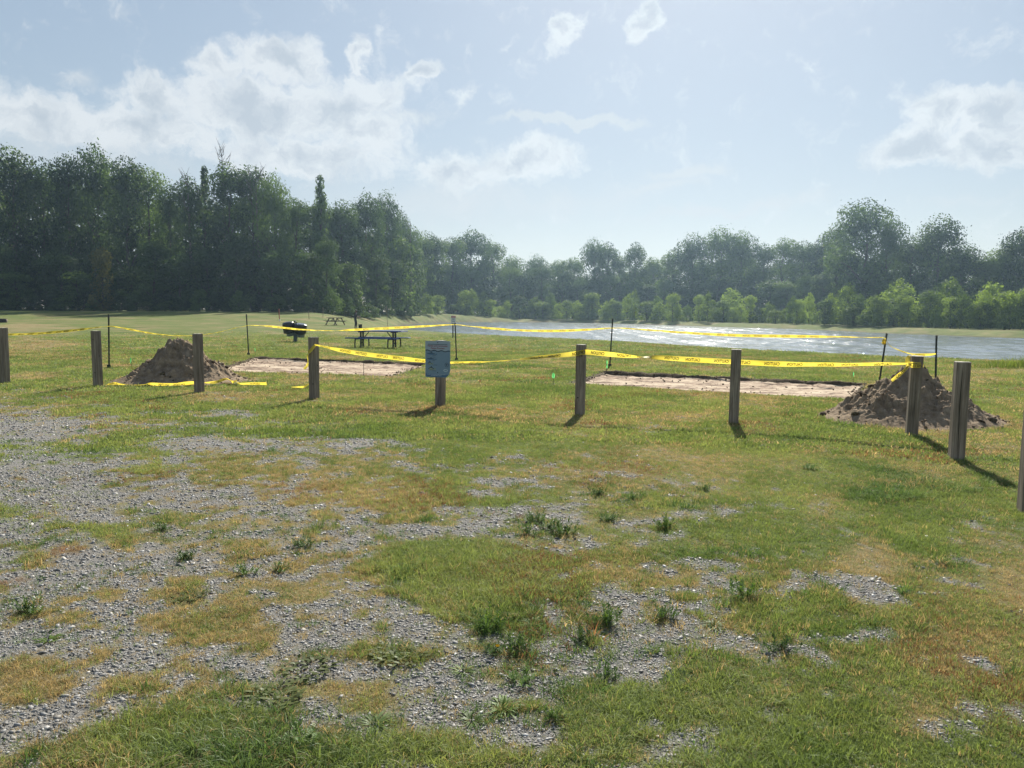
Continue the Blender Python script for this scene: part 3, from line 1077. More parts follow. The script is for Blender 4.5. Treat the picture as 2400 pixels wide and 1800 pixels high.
    ROT = np.stack([rng.normal(0, 0.12, n), rng.normal(0, 0.12, n), rng.uniform(0, 6.28, n)], 1)
    green = np.array([0.135, 0.195, 0.050]); lushc = np.array([0.080, 0.148, 0.042]); ygreen = np.array([0.232, 0.280, 0.085])
    straw = np.array([0.42, 0.32, 0.165]); redc = np.array([0.20, 0.095, 0.05])
    v = np.clip((fbm(x * 1.6, y * 1.6, 91, 4) - 0.5) * 2.6 + 0.5, 0, 1)
    c = green[None] * (1 - v[:, None]) + ygreen[None] * v[:, None]
    c = c * (1 - 0.8 * lush[:, None]) + lushc[None] * 0.8 * lush[:, None]
    pd = np.clip(dry * 0.68 + 0.05, 0, 1)
    isd = (rng.uniform(size=n) < pd)[:, None]
    c = np.where(isd, straw[None] * rng.uniform(0.6, 1.15, (n, 1)), c)
    c = np.where(stalk[:, None], straw[None] * 1.15, c)
    isr = (rng.uniform(size=n) < red * 0.75)[:, None]
    c = np.where(isr, redc[None] * rng.uniform(0.7, 1.3, (n, 1)), c)
    c = np.where((tone >= 0)[:, None] & (tone < 0.42)[:, None], lushc[None] * 0.95, c)
    c = np.where((tone > 0.72)[:, None], straw[None] * 0.85, c)
    c *= rng.uniform(0.75, 1.25, (n, 1))
    P = np.stack([x, y, z], 1)
    mat = leafy_mat('grass_blades', (0.1, 0.1, 0.1), 0.48, instancer='tint', tcol=(1.15, 1.1, 0.85))
    scatter('grass', protos, P, ROT, S, idx, c, mat, 'short patchy grass with straw and clover tones over the gravel', 'grass')


def build_gravel():
    rng = np.random.default_rng(9)
    protos = []
    for k in range(9):
        bm = bmesh.new()
        bmesh.ops.create_icosphere(bm, subdivisions=1, radius=0.5)
        sx, sy, sz = rng.uniform(0.8, 1.3), rng.uniform(0.55, 0.95), rng.uniform(0.3, 0.55)
        cuts = [(rng.normal(size=3), rng.uniform(0.24, 0.42)) for _ in range(6)]
        for v in bm.verts:
            p = np.array(v.co[:]) * rng.uniform(0.9, 1.12)
            for nn, dd in cuts:
                nn = nn / np.linalg.norm(nn)
                e = p @ nn
                if e > dd: p = p - nn * (e - dd)
            v.co = (p[0] * sx, p[1] * sy, p[2] * sz)
        V = [v.co[:] for v in bm.verts]; F = [[v.index for v in f.verts] for f in bm.faces]
        bm.free()
        protos.append((V, F))
    X = []; Y = []; SZ = []
    for n, d0, d1, s0 in ((130000, 2.3, 5.0, 0.0105), (110000, 5.0, 9.0, 0.0145), (80000, 9.0, 19.0, 0.025)):
        x, y = fan_points(n, d0, d1, R(40), rng)
        X.append(x); Y.append(y); SZ.append(s0 * np.exp(rng.normal(0, 0.5, n)))
    x = np.concatenate(X); y = np.concatenate(Y); s = np.concatenate(SZ)
    g, dry, lush, red = masks(x, y)
    s = np.minimum(s, 0.036 + 0.0016 * np.hypot(x, y))
    keep = (rng.uniform(size=len(x)) < np.clip(g ** 1.25 * 1.02 - 0.02, 0.006, 1)) & ~avoid(x, y)
    x, y, s = x[keep], y[keep], s[keep]
    n = len(x)
    z = height(x, y) + s * 0.02
    ROT = np.stack([rng.normal(0, 0.3, n), rng.normal(0, 0.3, n), rng.uniform(0, 6.28, n)], 1)
    S = np.repeat(s[:, None], 3, 1)
    b = rng.uniform(size=n)
    lum = np.where(b < 0.06, rng.uniform(0.30, 0.45, n), np.where(b < 0.25, rng.uniform(0.06, 0.11, n), rng.uniform(0.12, 0.25, n)))
    hue = rng.uniform(size=(n, 1))
    T = lum[:, None] * (np.array([0.97, 1.0, 1.04])[None] * (1 - hue) + np.array([1.05, 1.0, 0.92])[None] * hue)
    m, t, bs, o = new_mat('crushed_stone')
    a = t.nodes.new('ShaderNodeAttribute'); a.attribute_type = 'INSTANCER'; a.attribute_name = 'tint'
    co = objco(t)
    nn = tnoise(t, co, 3.0, 4, 0.6)
    cc = mixrgb(t, 1.0, a.outputs['Color'], ramp(t, nn, [(0.3, (0.7, 0.7, 0.7)), (0.7, (1.15, 1.15, 1.15))]), 'MULTIPLY')
    t.links.new(cc, bs.inputs['Base Color'])
    bs.inputs['Roughness'].default_value = 0.62
    bs.inputs['Specular IOR Level'].default_value = 0.45
    scatter('gravel', protos, np.stack([x, y, z], 1), ROT, S, rng.integers(0, 9, n), T, m,
            'loose grey crushed stone scattered over the parking area', 'gravel')


# ------------------------------------------------------------------ sand pads and spoil heaps
def soil_mat(name, dark, mid, light, scale=7.0):
    m, t, b, o = new_mat(name)
    co = objco(t)
    a = tnoise(t, co, scale, 6, 0.65)
    c = tnoise(t, co, scale * 6, 4, 0.7)
    k = mth(t, 'ADD', mth(t, 'MULTIPLY', a, 0.7), mth(t, 'MULTIPLY', c, 0.3))
    t.links.new(ramp(t, k, [(0.34, dark), (0.5, mid), (0.66, light)]), b.inputs['Base Color'])
    b.inputs['Roughness'].default_value = 0.97
    b.inputs['Specular IOR Level'].default_value = 0.08
    bump(t, b, k, 0.8, 0.03)
    return m


MAT['soil'] = soil_mat('turned_topsoil', (0.105, 0.078, 0.053), (0.20, 0.152, 0.106), (0.31, 0.245, 0.175))
MAT['sod'] = soil_mat('dark_sod', (0.030, 0.022, 0.015), (0.07, 0.052, 0.034), (0.12, 0.10, 0.055))
MAT['clod'] = soil_mat('soil_clod', (0.09, 0.064, 0.043), (0.18, 0.134, 0.092), (0.30, 0.23, 0.16), 14)


def sand_mat():
    m, t, b, o = new_mat('graded_sand')
    co = objco(t)
    v = tmap(t, co, (0.5, 1.7, 1), (0, 0, R(22)))
    n1 = tnoise(t, v, 1.5, 5, 0.65, 0.4)
    n2 = tnoise(t, co, 7.0, 5, 0.7)
    k = mth(t, 'ADD', mth(t, 'MULTIPLY', n1, 0.62), mth(t, 'MULTIPLY', n2, 0.38))
    c = ramp(t, k, [(0.44, (0.13, 0.092, 0.066)), (0.485, (0.27, 0.20, 0.15)), (0.545, (0.42, 0.345, 0.26)), (0.7, (0.50, 0.42, 0.325))])
    t.links.new(c, b.inputs['Base Color'])
    b.inputs['Roughness'].default_value = 0.95
    b.inputs['Specular IOR Level'].default_value = 0.1
    bump(t, b, k, 0.9, 0.05)
    return m


MAT['sand'] = sand_mat()


def clod_protos(rng, n=5):
    out = []
    for k in range(n):
        bm = bmesh.new()
        bmesh.ops.create_icosphere(bm, subdivisions=1, radius=0.5)
        for v in bm.verts:
            v.co = v.co * rng.uniform(0.7, 1.25)
            v.co.z *= 0.6
        out.append((np.array([v.co[:] for v in bm.verts]), np.array([[v.index for v in f.verts] for f in bm.faces])))
        bm.free()
    return out


def lumps(name, P, S, rng, mat, parent):
    """many small clods joined in one mesh"""
    pr = clod_protos(rng)
    V = []; F = []; b = 0
    for p, s in zip(P, S):
        v, f = pr[rng.integers(len(pr))]
        M = np.array(Euler((rng.normal(0, .5), rng.normal(0, .5), rng.uniform(0, 6))).to_matrix())
        V.append(v @ M.T * s + np.asarray(p)); F.append(f + b); b += len(v)
    me = np_mesh(name, np.concatenate(V), np.concatenate(F))
    o = link_mesh(name, me, parent, mat)
    tag(o, kind='stuff')
    return o


def sand_pad(poly, label, seed):
    rng = np.random.default_rng(seed)
    P = np.array(poly)
    c = P.mean(0)
    root = empty('sand_pad', (c[0], c[1], 0))
    tag(root, label, 'sand pad', 'dug out sand pads')
    n1, n2 = 90, 70
    U, Vv = np.meshgrid(np.linspace(-0.012, 1.012, n1), np.linspace(-0.012, 1.012, n2))
    X = (P[0, 0] * (1 - U) + P[1, 0] * U) * (1 - Vv) + (P[3, 0] * (1 - U) + P[2, 0] * U) * Vv
    Y = (P[0, 1] * (1 - U) + P[1, 1] * U) * (1 - Vv) + (P[3, 1] * (1 - U) + P[2, 1] * U) * Vv
    edge = np.minimum(np.minimum(U, 1 - U), np.minimum(Vv, 1 - Vv))
    Z = -PAD_DEPTH * (0.45 + 0.55 * sstep(0, 0.06, edge)) + 0.075 * (fbm(X * 1.7, Y * 1.7, seed, 4, 0.6) - 0.5) + 0.03 * (fbm(X * 6, Y * 6, seed + 3, 2) - 0.5)
    Vt = np.stack([X.ravel() - c[0], Y.ravel() - c[1], Z.ravel()], 1)
    i = np.arange(n2 - 1)[:, None] * n1; j = np.arange(n1 - 1)[None]
    F = np.stack([i + j, i + n1 + j, i + n1 + j + 1, i + j + 1], -1).reshape(-1, 4)
    me = np_mesh('sand_bed', Vt, F, True)
    if me.polygons[0].normal.z < 0: me.flip_normals()
    link_mesh('sand_bed', me, root, MAT['sand'])
    # crumbs of sod on the sand
    k = 120
    a, b = rng.uniform(size=k), rng.uniform(size=k)
    x = (P[0, 0] * (1 - a) + P[1, 0] * a) * (1 - b) + (P[3, 0] * (1 - a) + P[2, 0] * a) * b
    y = (P[0, 1] * (1 - a) + P[1, 1] * a) * (1 - b) + (P[3, 1] * (1 - a) + P[2, 1] * a) * b
    lumps('sod_crumbs', np.stack([x - c[0], y - c[1], np.full(k, -PAD_DEPTH + 0.01)], 1), 0.015 + 0.05 * rng.uniform(size=k) ** 2, rng, MAT['sod'], root)
    # torn edge: a low crumbly ridge of dark sod along the rim, highest along the far edge
    for e, (hk, wk) in enumerate(((0.070, 0.19), (0.04, 0.15), (0.012, 0.08), (0.045, 0.16))):
        A, B = P[e], P[(e + 1) % 4]
        L = np.linalg.norm(B - A); u = (B - A) / L; nn = np.array([-u[1], u[0]])
        if np.dot(nn, c - A) > 0: nn = -nn
        na_, nc_ = int(L * 22), 9
        S, T = np.meshgrid(np.linspace(-0.1, L + 0.1, na_), np.linspace(-1, 1, nc_), indexing='ij')
        wv = wk * (0.55 + 1.0 * fbm(S * 1.6, S * 0 + e * 7, seed + 9, 3))
        off = 0.10 * (fbm(S * 0.9, S * 0 + e * 3, seed + 11, 3) - 0.5)
        X = A[0] + u[0] * S + nn[0] * (T * wv + off + 0.03); Y = A[1] + u[1] * S + nn[1] * (T * wv + off + 0.03)
        Z = hk * (1 - T ** 2) * (0.15 + 1.7 * fbm(X * 3.5, Y * 3.5, seed + 13, 4, 0.65)) - 0.035 - 0.03 * np.abs(T) - 0.05 * np.clip(-T, 0, 1)
        i = np.arange(na_ - 1)[:, None] * nc_; j = np.arange(nc_ - 1)[None]
        F = np.stack([i + j, i + j + 1, i + nc_ + j + 1, i + nc_ + j], -1).reshape(-1, 4)
        me = np_mesh('sod_edge', np.stack([X.ravel() - c[0], Y.ravel() - c[1], Z.ravel()], 1), F, True)
        if me.polygons[nc_ // 2].normal.z < 0: me.flip_normals()
        link_mesh('sod_edge', me, root, MAT['sod'])
        k = int(L * 26 * (hk / 0.07))
        t = rng.uniform(0, 1, k)
        q = A[None] + (B - A)[None] * t[:, None] + rng.normal(0, wk * 0.8, (k, 2))
        if k > 3:
            lumps('sod_crumbs', np.stack([q[:, 0] - c[0], q[:, 1] - c[1], rng.uniform(-0.02, 0.02, k)], 1), 0.02 + 0.05 * rng.uniform(size=k) ** 2, rng, MAT['sod'], root)
    return root


def dirt_pile(cx, cy_, rx, H, prof, label, seed, apex_dx=0.0):
    rng = np.random.default_rng(seed)
    root = empty('dirt_pile', (cx, cy_, 0))
    tag(root, label, 'dirt pile', 'heaps of dug out soil')
    n = 230
    g = np.linspace(-1.35, 1.35, n)
    U, Vv = np.meshgrid(g, g)
    X = U * rx; Y = Vv * rx * 0.88
    ang = np.arctan2(Vv, U)
    rr = np.hypot(U, Vv) * (1 + 0.16 * (fbm(np.cos(ang) * 1.6 + 5, np.sin(ang) * 1.6, seed, 3) - 0.5))
    wob = 0.30 * (fbm(X * 1.5, Y * 1.5, seed + 1, 4) - 0.5)
    xs = X - apex_dx * (1 - np.clip(rr, 0, 1))
    base = np.interp(rr + 0.35 * wob * np.clip(rr * 2, 0, 1), prof[0], prof[1]) * H
    det = 0.34 * (fbm(X * 2.6, Y * 2.6, seed + 2, 4, 0.6) - 0.5) + 0.16 * np.abs(fbm(X * 7, Y * 7, seed + 4, 4, 0.65) - 0.5) * 2 + 0.05 * (fbm(X * 19, Y * 19, seed + 8, 3, 0.6) - 0.5)
    ridged = 0.16 * (1 - np.abs(2 * fbm(X * 3.4 + 9, Y * 3.4, seed + 6, 3) - 1))
    Z = base + (det + ridged - 0.12) * sstep(0, 0.35, base / H) * 0.9
    Z = np.where(rr > 1.22, -0.06, np.maximum(Z, -0.05)) - 0.01
    Vt = np.stack([X.ravel(), Y.ravel(), Z.ravel()], 1)
    i = np.arange(n - 1)[:, None] * n; j = np.arange(n - 1)[None]
    F = np.stack([i + j, i + j + 1, i + n + j + 1, i + n + j], -1).reshape(-1, 4)
    keep = (Z.ravel()[F].max(1) > -0.045)
    me = np_mesh('mound', Vt, F[keep], True)
    if me.polygons[len(me.polygons) // 2].normal.z < 0: me.flip_normals()
    link_mesh('mound', me, root, MAT['soil'])
    k = 700
    a = rng.uniform(0, 2 * math.pi, k); r_ = np.sqrt(rng.uniform(0.0, 1.35, k))
    ux, uy = r_ * np.cos(a), r_ * np.sin(a)
    iu = np.clip(((ux + 1.35) / 2.7 * (n - 1)).round().astype(int), 0, n - 1); iv = np.clip(((uy + 1.35) / 2.7 * (n - 1)).round().astype(int), 0, n - 1)
    z = np.maximum(Z[iv, iu], 0.0)
    s = 0.012 + 0.06 * rng.uniform(size=k) ** 4
    ok = (r_ < 1.05) | (rng.uniform(size=k) < 0.12)
    lumps('soil_clods', np.stack([ux * rx, uy * rx * 0.88, z + s * 0.15], 1)[ok], s[ok], rng, MAT['clod'], root)
    k = 26
    a = rng.uniform(0, 2 * math.pi, k); r_ = np.sqrt(rng.uniform(0.0, 1.0, k))
    ux, uy = r_ * np.cos(a), r_ * np.sin(a)
    iu = np.clip(((ux + 1.35) / 2.7 * (n - 1)).round().astype(int), 0, n - 1); iv = np.clip(((uy + 1.35) / 2.7 * (n - 1)).round().astype(int), 0, n - 1)
    lumps('sod_clods', np.stack([ux * rx, uy * rx * 0.88, np.maximum(Z[iv, iu], 0)], 1), 0.05 + 0.12 * rng.uniform(size=k) ** 2, rng, MAT['sod'], root)
    return root


sand_pad(PAD_L, 'pale sand pad dug into the lawn beside the picnic table with blue benches', 201)
sand_pad(PAD_R, 'pale sand pad dug into the lawn between the pond and the post with wrapped tape', 202)
dirt_pile(PILES[0][0], PILES[0][1], PILES[0][2], 0.86, ([0, .16, .28, .50, .75, 1.0, 1.2], [1.0, .97, .82, .42, .15, .03, -.05]),
          'steep brown soil heap with fallen yellow tape along its foot', 301)
dirt_pile(PILES[1][0], PILES[1][1], PILES[1][2], 0.83, ([0, .12, .22, .5, .75, 1.0, 1.2], [1.0, .95, .72, .46, .20, .04, -.05]),
          'broad brown soil heap behind the post with tape hanging from it', 302)
# ------------------------------------------------------------------ timber posts
POSTS = [  # base px, base py, top py, label
    (12.3, 898, 769, 'weathered square timber post tied to the sagging tape that reaches the steel post'),
    (230, 905, 776, 'weathered square timber post standing left of the steep soil heap with the fallen tape end'),
    (467.4, 919, 783, 'weathered square timber post in front of the steep soil heap'),
    (736.7, 935, 791, 'weathered square timber post with knotted yellow tape and a loose tail'),
    (1031.8, 951, 799, 'weathered square timber post carrying the blue fishing sign'),
    (1359, 972, 808.4, 'grey timber post with printed tape wrapped across its face'),
    (1719, 991, 820, 'grey timber post standing in front of the tape, sand pad and pond'),
    (2136, 1018, 835, 'grey timber post with tape tied round its top in front of the broad soil heap'),
    (2240.6, 1077, 849.4, 'grey timber post split by a long dark crack'),
    (2411, 1200, 925, 'grey timber post at the right end of the row past the cracked post'),
]
POST_ROT = R(-17.5)
POST_FEET = []
POST_W = 0.142


def build_post(px, pb, pt, label, k):
    rng = np.random.default_rng(500 + k)
    p = ground(px, pb)
    top = at_y(px, pt, p[1])
    H = top[2] - p[2]
    if k == 9: H = 1.07
    POST_FEET.append((p[0], p[1], p[2], H))
    root = empty('timber_post', p, POST_ROT + rng.normal(0, 0.015))
    tag(root, label, 'post', 'row of timber posts round the parking area')
    root.rotation_euler[0] = rng.normal(0, 0.008); root.rotation_euler[1] = rng.normal(0, 0.008)
    hw = POST_W / 2
    V = []; F = []
    nz = 26
    per = 5                      # points per side, chamfered corner between sides
    ring = []
    cb = 0.008
    for s in range(4):
        ca, sa = math.cos(s * math.pi / 2), math.sin(s * math.pi / 2)
        for q in range(per):
            u = -hw + cb + (2 * hw - 2 * cb) * q / (per - 1)
            ring.append((ca * u + sa * hw, sa * u - ca * hw))
    nr = len(ring)
    for i in range(nz + 1):
        z = -0.25 + (H + 0.25) * i / nz
        for j, (x, y) in enumerate(ring):
            w = 1 + 0.016 * (vnoise(np.array([j * 0.9]), np.array([z * 5 + k * 7]), 3)[0] - 0.5)
            V.append((x * w, y * w, z))
    for i in range(nz):
        for j in range(nr):
            a = i * nr + j; b = i * nr + (j + 1) % nr
            F.append((a, b, b + nr, a + nr))
    mb = MB(); mb.add(V, F)
    mb.build('shaft', MAT['post'], root)
    mt = MB()
    tv = [(x * 0.985, y * 0.985, H + 0.006 + 0.004 * rng.uniform()) for x, y in ring]
    mt.add([(x, y, H - 0.004) for x, y in ring] + tv + [(0, 0, H + 0.009)],
           [(j, (j + 1) % nr, nr + (j + 1) % nr, nr + j) for j in range(nr)] + [(nr + j, nr + (j + 1) % nr, 2 * nr) for j in range(nr)])
    mt.build('end_grain', MAT['post_top'], root)

    # drying cracks on the front and side faces
    def crack(name, face, u0, z0, z1, w):
        mb2 = MB()
        n = 16
        L_, R_ = [], []
        for i in range(n + 1):
            t = i / n
            z = z0 + (z1 - z0) * t
            ww = w * math.sin(math.pi * min(max(t, 0.02), 0.98)) ** 0.6
            u = u0 + 0.006 * math.sin(t * 5 + k)
            L_.append((u - ww / 2, z)); R_.append((u + ww / 2, z))
        pts = L_ + R_[::-1]
        f = hw * 1.012
        poly = [((u, -f, z) if face == 0 else (f, u, z)) for u, z in pts]
        nn = (0, -0.0015, 0) if face == 0 else (0.0015, 0, 0)
        vs = [tuple(np.array(q) + np.array(nn)) for q in poly]
        fs = []
        m = len(L_)
        for i in range(m - 1):
            fs.append((i, 2 * m - 1 - i, 2 * m - 2 - i, i + 1))
        mb2.add(vs, fs)
        mb2.build(name, MAT['crack'], root)
    if k == 8:
        crack('drying_crack', 0, -0.012, 0.02, H - 0.002, 0.008)
    else:
        crack('drying_crack', 0, rng.uniform(-0.04, 0.04), 0.05 + rng.uniform() * 0.2, H * rng.uniform(0.55, 0.95), 0.0035)
    crack('drying_crack', 1, rng.uniform(-0.03, 0.03), 0.1 + rng.uniform() * 0.2, H * rng.uniform(0.5, 0.95), 0.004)
    if k in (3, 1, 5):
        for q in range(3):
            kn = MB()
            a = rng.uniform(-0.03, 0.03); z = H * (0.25 + 0.3 * q)
            kn.lathe([(0.0005, 0), (0.009, 0.0004), (0.012, -0.001)], (0, 0, 0), 8)
            o = kn.build('knot', MAT['crack'], root)
            o.rotation_euler = (0, math.pi / 2, 0) if q % 2 else (math.pi / 2, 0, 0)
            o.location = (hw * 1.014, a, z) if q % 2 else (a, -hw * 1.014, z)
    return root


for k, row in enumerate(POSTS):
    build_post(*row, k)


# ------------------------------------------------------------------ steel T-posts
TPOSTS = [  # base px, py (or distance), top px, py, spade side, label
    ((255.6, 862.4), None, (254.6, 737), 'black steel fence post at the bend of the tape beside the steep soil heap'),
    ((583, 833), None, (577.5, 737), 'black steel fence post beside the far corner of the sand pad near the twin bins'),
    ((1070, 845.6), None, (1066.6, 757), 'thin black steel fence post overlapping the small warning sign'),
    ((1429, 860), None, (1436, 747), 'black steel fence post with its spade plate showing at the sand pad corner'),
    ((2060, 899), 18.0, (2078.4, 782), 'leaning black steel fence post with a wad of tape on it'),
    ((2193, 906), 17.0, (2195, 786.5), 'upright black steel fence post behind the broad soil heap'),
]
TP = []
for (b, dist, tp, lab) in TPOSTS:
    if dist: p = at_y(b[0], b[1], dist); p[2] = hgt(p[0], p[1])
    else: p = ground(*b)
    q = at_y(tp[0], tp[1], p[1] + 0.02)
    TP.append((p, q))
    root = empty('steel_fence_post', p)
    tag(root, lab, 'fence post', 'steel posts holding the caution tape')
    d = Vector((q - p).tolist())
    a = -0.2 * d.normalized()
    mb = MB()
    dd = d.normalized()
    mb.bar(a, d, 0.040, 0.006, (0, -1, 0.01))
    mb.bar(a + Vector((0, 0.022, 0)), d + Vector((0, 0.022, 0)), 0.006, 0.038, (0, -1, 0.01))
    mb.build('shaft', MAT['tpost'], root)
    st = MB()
    nst = int(d.length / 0.055)
    for i in range(2, nst):
        c = dd * (i * 0.055)
        st.box((c.x, c.y - 0.006, c.z), (0.020, 0.008, 0.018))
    tag(st.build('studs', MAT['tpost'], root), kind='stuff')
    sp = MB()
    sp.prism([(-0.05, -0.012, 0.09), (-0.055, -0.012, -0.02), (0.0, -0.012, -0.13), (0.055, -0.012, -0.02), (0.05, -0.012, 0.09)], (0, -0.006, 0))
    sp.build('anchor_plate', MAT['tpost'], root)
    cp = MB()
    cp.bar(d * 0.925, d * 1.004, 0.044, 0.011, (0, -1, 0.01))
    cp.build('painted_tip', MAT['tpost_top'], root)


# ------------------------------------------------------------------ caution tape
def text_mesh(body, size=1.0, offset=0.0, spacing=1.0):
    cu = bpy.data.curves.new('txt', 'FONT')
    cu.body = body; cu.size = size; cu.offset = offset; cu.space_character = spacing
    cu.resolution_u = 3
    ob = bpy.data.objects.new('txt', cu)
    me = bpy.data.meshes.new_from_object(ob)
    V = np.array([v.co[:] for v in me.vertices])
    F = [list(p.vertices) for p in me.polygons]
    bpy.data.objects.remove(ob); bpy.data.curves.remove(cu); bpy.data.meshes.remove(me)
    V[:, 0] -= V[:, 0].min(); V[:, 1] -= V[:, 1].min()
    return V, F


CAUTION_V, CAUTION_F = text_mesh('CAUTION', 1.0, 0.022, 1.05)
_h = CAUTION_V[:, 1].max(); CAUTION_V = CAUTION_V / _h       # cap height 1
CAUTION_L = CAUTION_V[:, 0].max()


def catmull(pts, n):
    pts = np.asarray(pts, float)
    P = np.vstack([2 * pts[0] - pts[1], pts, 2 * pts[-1] - pts[-2]])
    out = []
    for i in range(1, len(P) - 2):
        p0, p1, p2, p3 = P[i - 1:i + 3]
        for k in range(n):
            t = k / n
            out.append(0.5 * ((2 * p1) + (-p0 + p2) * t + (2 * p0 - 5 * p1 + 4 * p2 - p3) * t * t + (-p0 + 3 * p1 - 3 * p2 + p3) * t ** 3))
    out.append(P[-2])
    return np.array(out)


TAPE_W = 0.076


def tape_ribbon(ctrl, root, letters=True, name='film', phase=0.05, curl=0.006, sub=14, pitch=0.40):
    """ctrl rows: x, y, z, twist, width factor"""
    C = catmull(ctrl, sub)
    P = C[:, :3]; th = C[:, 3]; wf = np.clip(C[:, 4], 0.12, 1.1)
    seg = np.linalg.norm(np.diff(P, axis=0), axis=1)
    s = np.concatenate([[0], np.cumsum(seg)])
    T = np.gradient(P, axis=0); T /= np.linalg.norm(T, axis=1)[:, None] + 1e-9
    Z = np.array([0, 0, 1.0])
    W_ = Z[None] - T * (T @ Z)[:, None]
    bad = np.linalg.norm(W_, axis=1) < 0.05
    W_[bad] = np.array([0, -1, 0])
    W_ /= np.linalg.norm(W_, axis=1)[:, None]
    Nn = np.cross(T, W_)
    Wd = W_ * np.cos(th)[:, None] + Nn * np.sin(th)[:, None]
    Nd = np.cross(T, Wd)
    org = np.array(root.location[:])
    nc = 5
    us = np.linspace(-0.5, 0.5, nc)
    V = []
    for u in us:
        ripple = 0.004 * np.sin(s * 9 + u * 4)
        V.append(P + Wd * (u * TAPE_W * wf)[:, None] + Nd * (curl * (1 - (2 * u) ** 2) + ripple)[:, None] - org)
    V = np.stack(V, 1)
    n = len(P)
    i = np.arange(n - 1)[:, None] * nc; j = np.arange(nc - 1)[None]
    F = np.stack([i + j, i + j + 1, i + nc + j + 1, i + nc + j], -1).reshape(-1, 4)
    o = link_mesh(name, np_mesh(name, V.reshape(-1, 3), F, True), root, MAT['tape'])
    if letters:
        capl = 0.048
        tl = CAUTION_L * capl * 0.72
        pos = phase
        k = 0
        while pos + tl < s[-1] - 0.03:
            VV = []; FF = []
            for side in (1, -1):
                xs = pos + (tl - CAUTION_V[:, 0] * capl * 0.72)
                u = (CAUTION_V[:, 1] * capl - capl / 2) / TAPE_W
                ip = [np.interp(xs, s, P[:, c]) for c in range(3)]
                iw = [np.interp(xs, s, (Wd * (TAPE_W * wf)[:, None])[:, c]) for c in range(3)]
                inn = [np.interp(xs, s, Nd[:, c]) for c in range(3)]
                off = curl * (1 - (2 * u) ** 2) + 0.004 * np.sin(xs * 9 + u * 4) + side * 0.0016
                VV.append(np.stack([ip[c] + iw[c] * u + inn[c] * off - org[c] for c in range(3)], 1))
                b = 0 if side == 1 else len(CAUTION_V)
                FF += [[q + b for q in f] for f in CAUTION_F]
            me = bpy.data.meshes.new('printed_word')
            me.from_pydata(np.concatenate(VV).tolist(), [], FF)
            me.update()
            link_mesh('printed_word', me, o, MAT['tapeink'])
            pos += tl + (0.10 if k % 2 else 0.20)
            k += 1
    return o


def tape_from_px(rows, root, **kw):
    """rows: px, py, forward distance, twist, width"""
    ctrl = []
    for (px, py, Y, th, w) in rows:
        q = at_y(px, py, Y)
        ctrl.append((q[0], q[1], q[2], th, w))
    return tape_ribbon(ctrl, root, **kw)


def Yp(k):
    return POST_FEET[k][1]


pi = math.pi
f4, f5, f6, f7, f8 = Yp(3) - 0.09, Yp(4) + 0.11, Yp(5) - 0.10, Yp(6) + 0.10, Yp(7) - 0.02


def lerpY(x, xa, ya, xb, yb):
    # forward distance of a straight line in space between two posts, seen at pixel column x
    t = (x - xa) / (xb - xa)
    return 1.0 / ((1 - t) / ya + t / yb)


rt = empty('caution_tape', (0, Yp(4), 0))
tag(rt, 'yellow caution tape stretched along the timber posts past the blue sign', 'caution tape', 'yellow caution tapes')
rows = [(737, 808, f4, 0.25, 0.35), (746, 809.5, f4 + 0.02, 0.2, 0.4), (770, 815, lerpY(770, 740, f4, 1032, f5), 0.5, 0.55), (800, 821, lerpY(800, 740, f4, 1032, f5), 0.1, 0.9),
        (860, 830.5, lerpY(860, 740, f4, 1032, f5), 0.0, 1), (930, 839, lerpY(930, 740, f4, 1032, f5), 0.05, 1), (985, 845, lerpY(985, 740, f4, 1032, f5), 0.5, 1),
        (1032, 849, f5, 0.9, 1), (1090, 849.5, lerpY(1090, 1032, f5, 1359, f6), 1.1, 1), (1160, 846.5, lerpY(1160, 1032, f5, 1359, f6), 1.45, 1), (1230, 840.5, lerpY(1230, 1032, f5, 1359, f6), 2.0, 1),
        (1290, 834.5, lerpY(1290, 1032, f5, 1359, f6), 2.4, 1), (1340, 830, lerpY(1340, 1032, f5, 1359, f6), 2.9, 1), (1361, 826.5, f6, 3.1, 1), (1376, 825.3, f6 + 0.02, pi, 1.05),
        (1410, 828.5, lerpY(1410, 1376, f6, 1719, f7), pi, 1), (1455, 833, lerpY(1455, 1376, f6, 1719, f7), pi + 0.4, 1), (1490, 836, lerpY(1490, 1376, f6, 1719, f7), pi + 1.1, .9), (1515, 837, lerpY(1515, 1376, f6, 1719, f7), pi + 1.9, .9),
        (1550, 838, lerpY(1550, 1376, f6, 1719, f7), 2 * pi - .55, 1), (1600, 841.5, lerpY(1600, 1376, f6, 1719, f7), 2 * pi, 1), (1660, 845, lerpY(1660, 1376, f6, 1719, f7), 2 * pi, 1), (1721, 848, f7, 2 * pi, 1),
        (1800, 852, lerpY(1800, 1719, f7, 2130, f8), 2 * pi + .1, 1), (1880, 854, lerpY(1880, 1719, f7, 2130, f8), 2 * pi + .5, 1), (1960, 854.5, lerpY(1960, 1719, f7, 2130, f8), 2 * pi + .8, 1), (2040, 853.8, lerpY(2040, 1719, f7, 2130, f8), 2 * pi + .85, 1),
        (2100, 852.5, lerpY(2100, 1719, f7, 2130, f8), 2 * pi + 1.0, .8), (2131, 852, f8, 2 * pi + .9, .6)]
tape_from_px(rows, rt, phase=0.12)
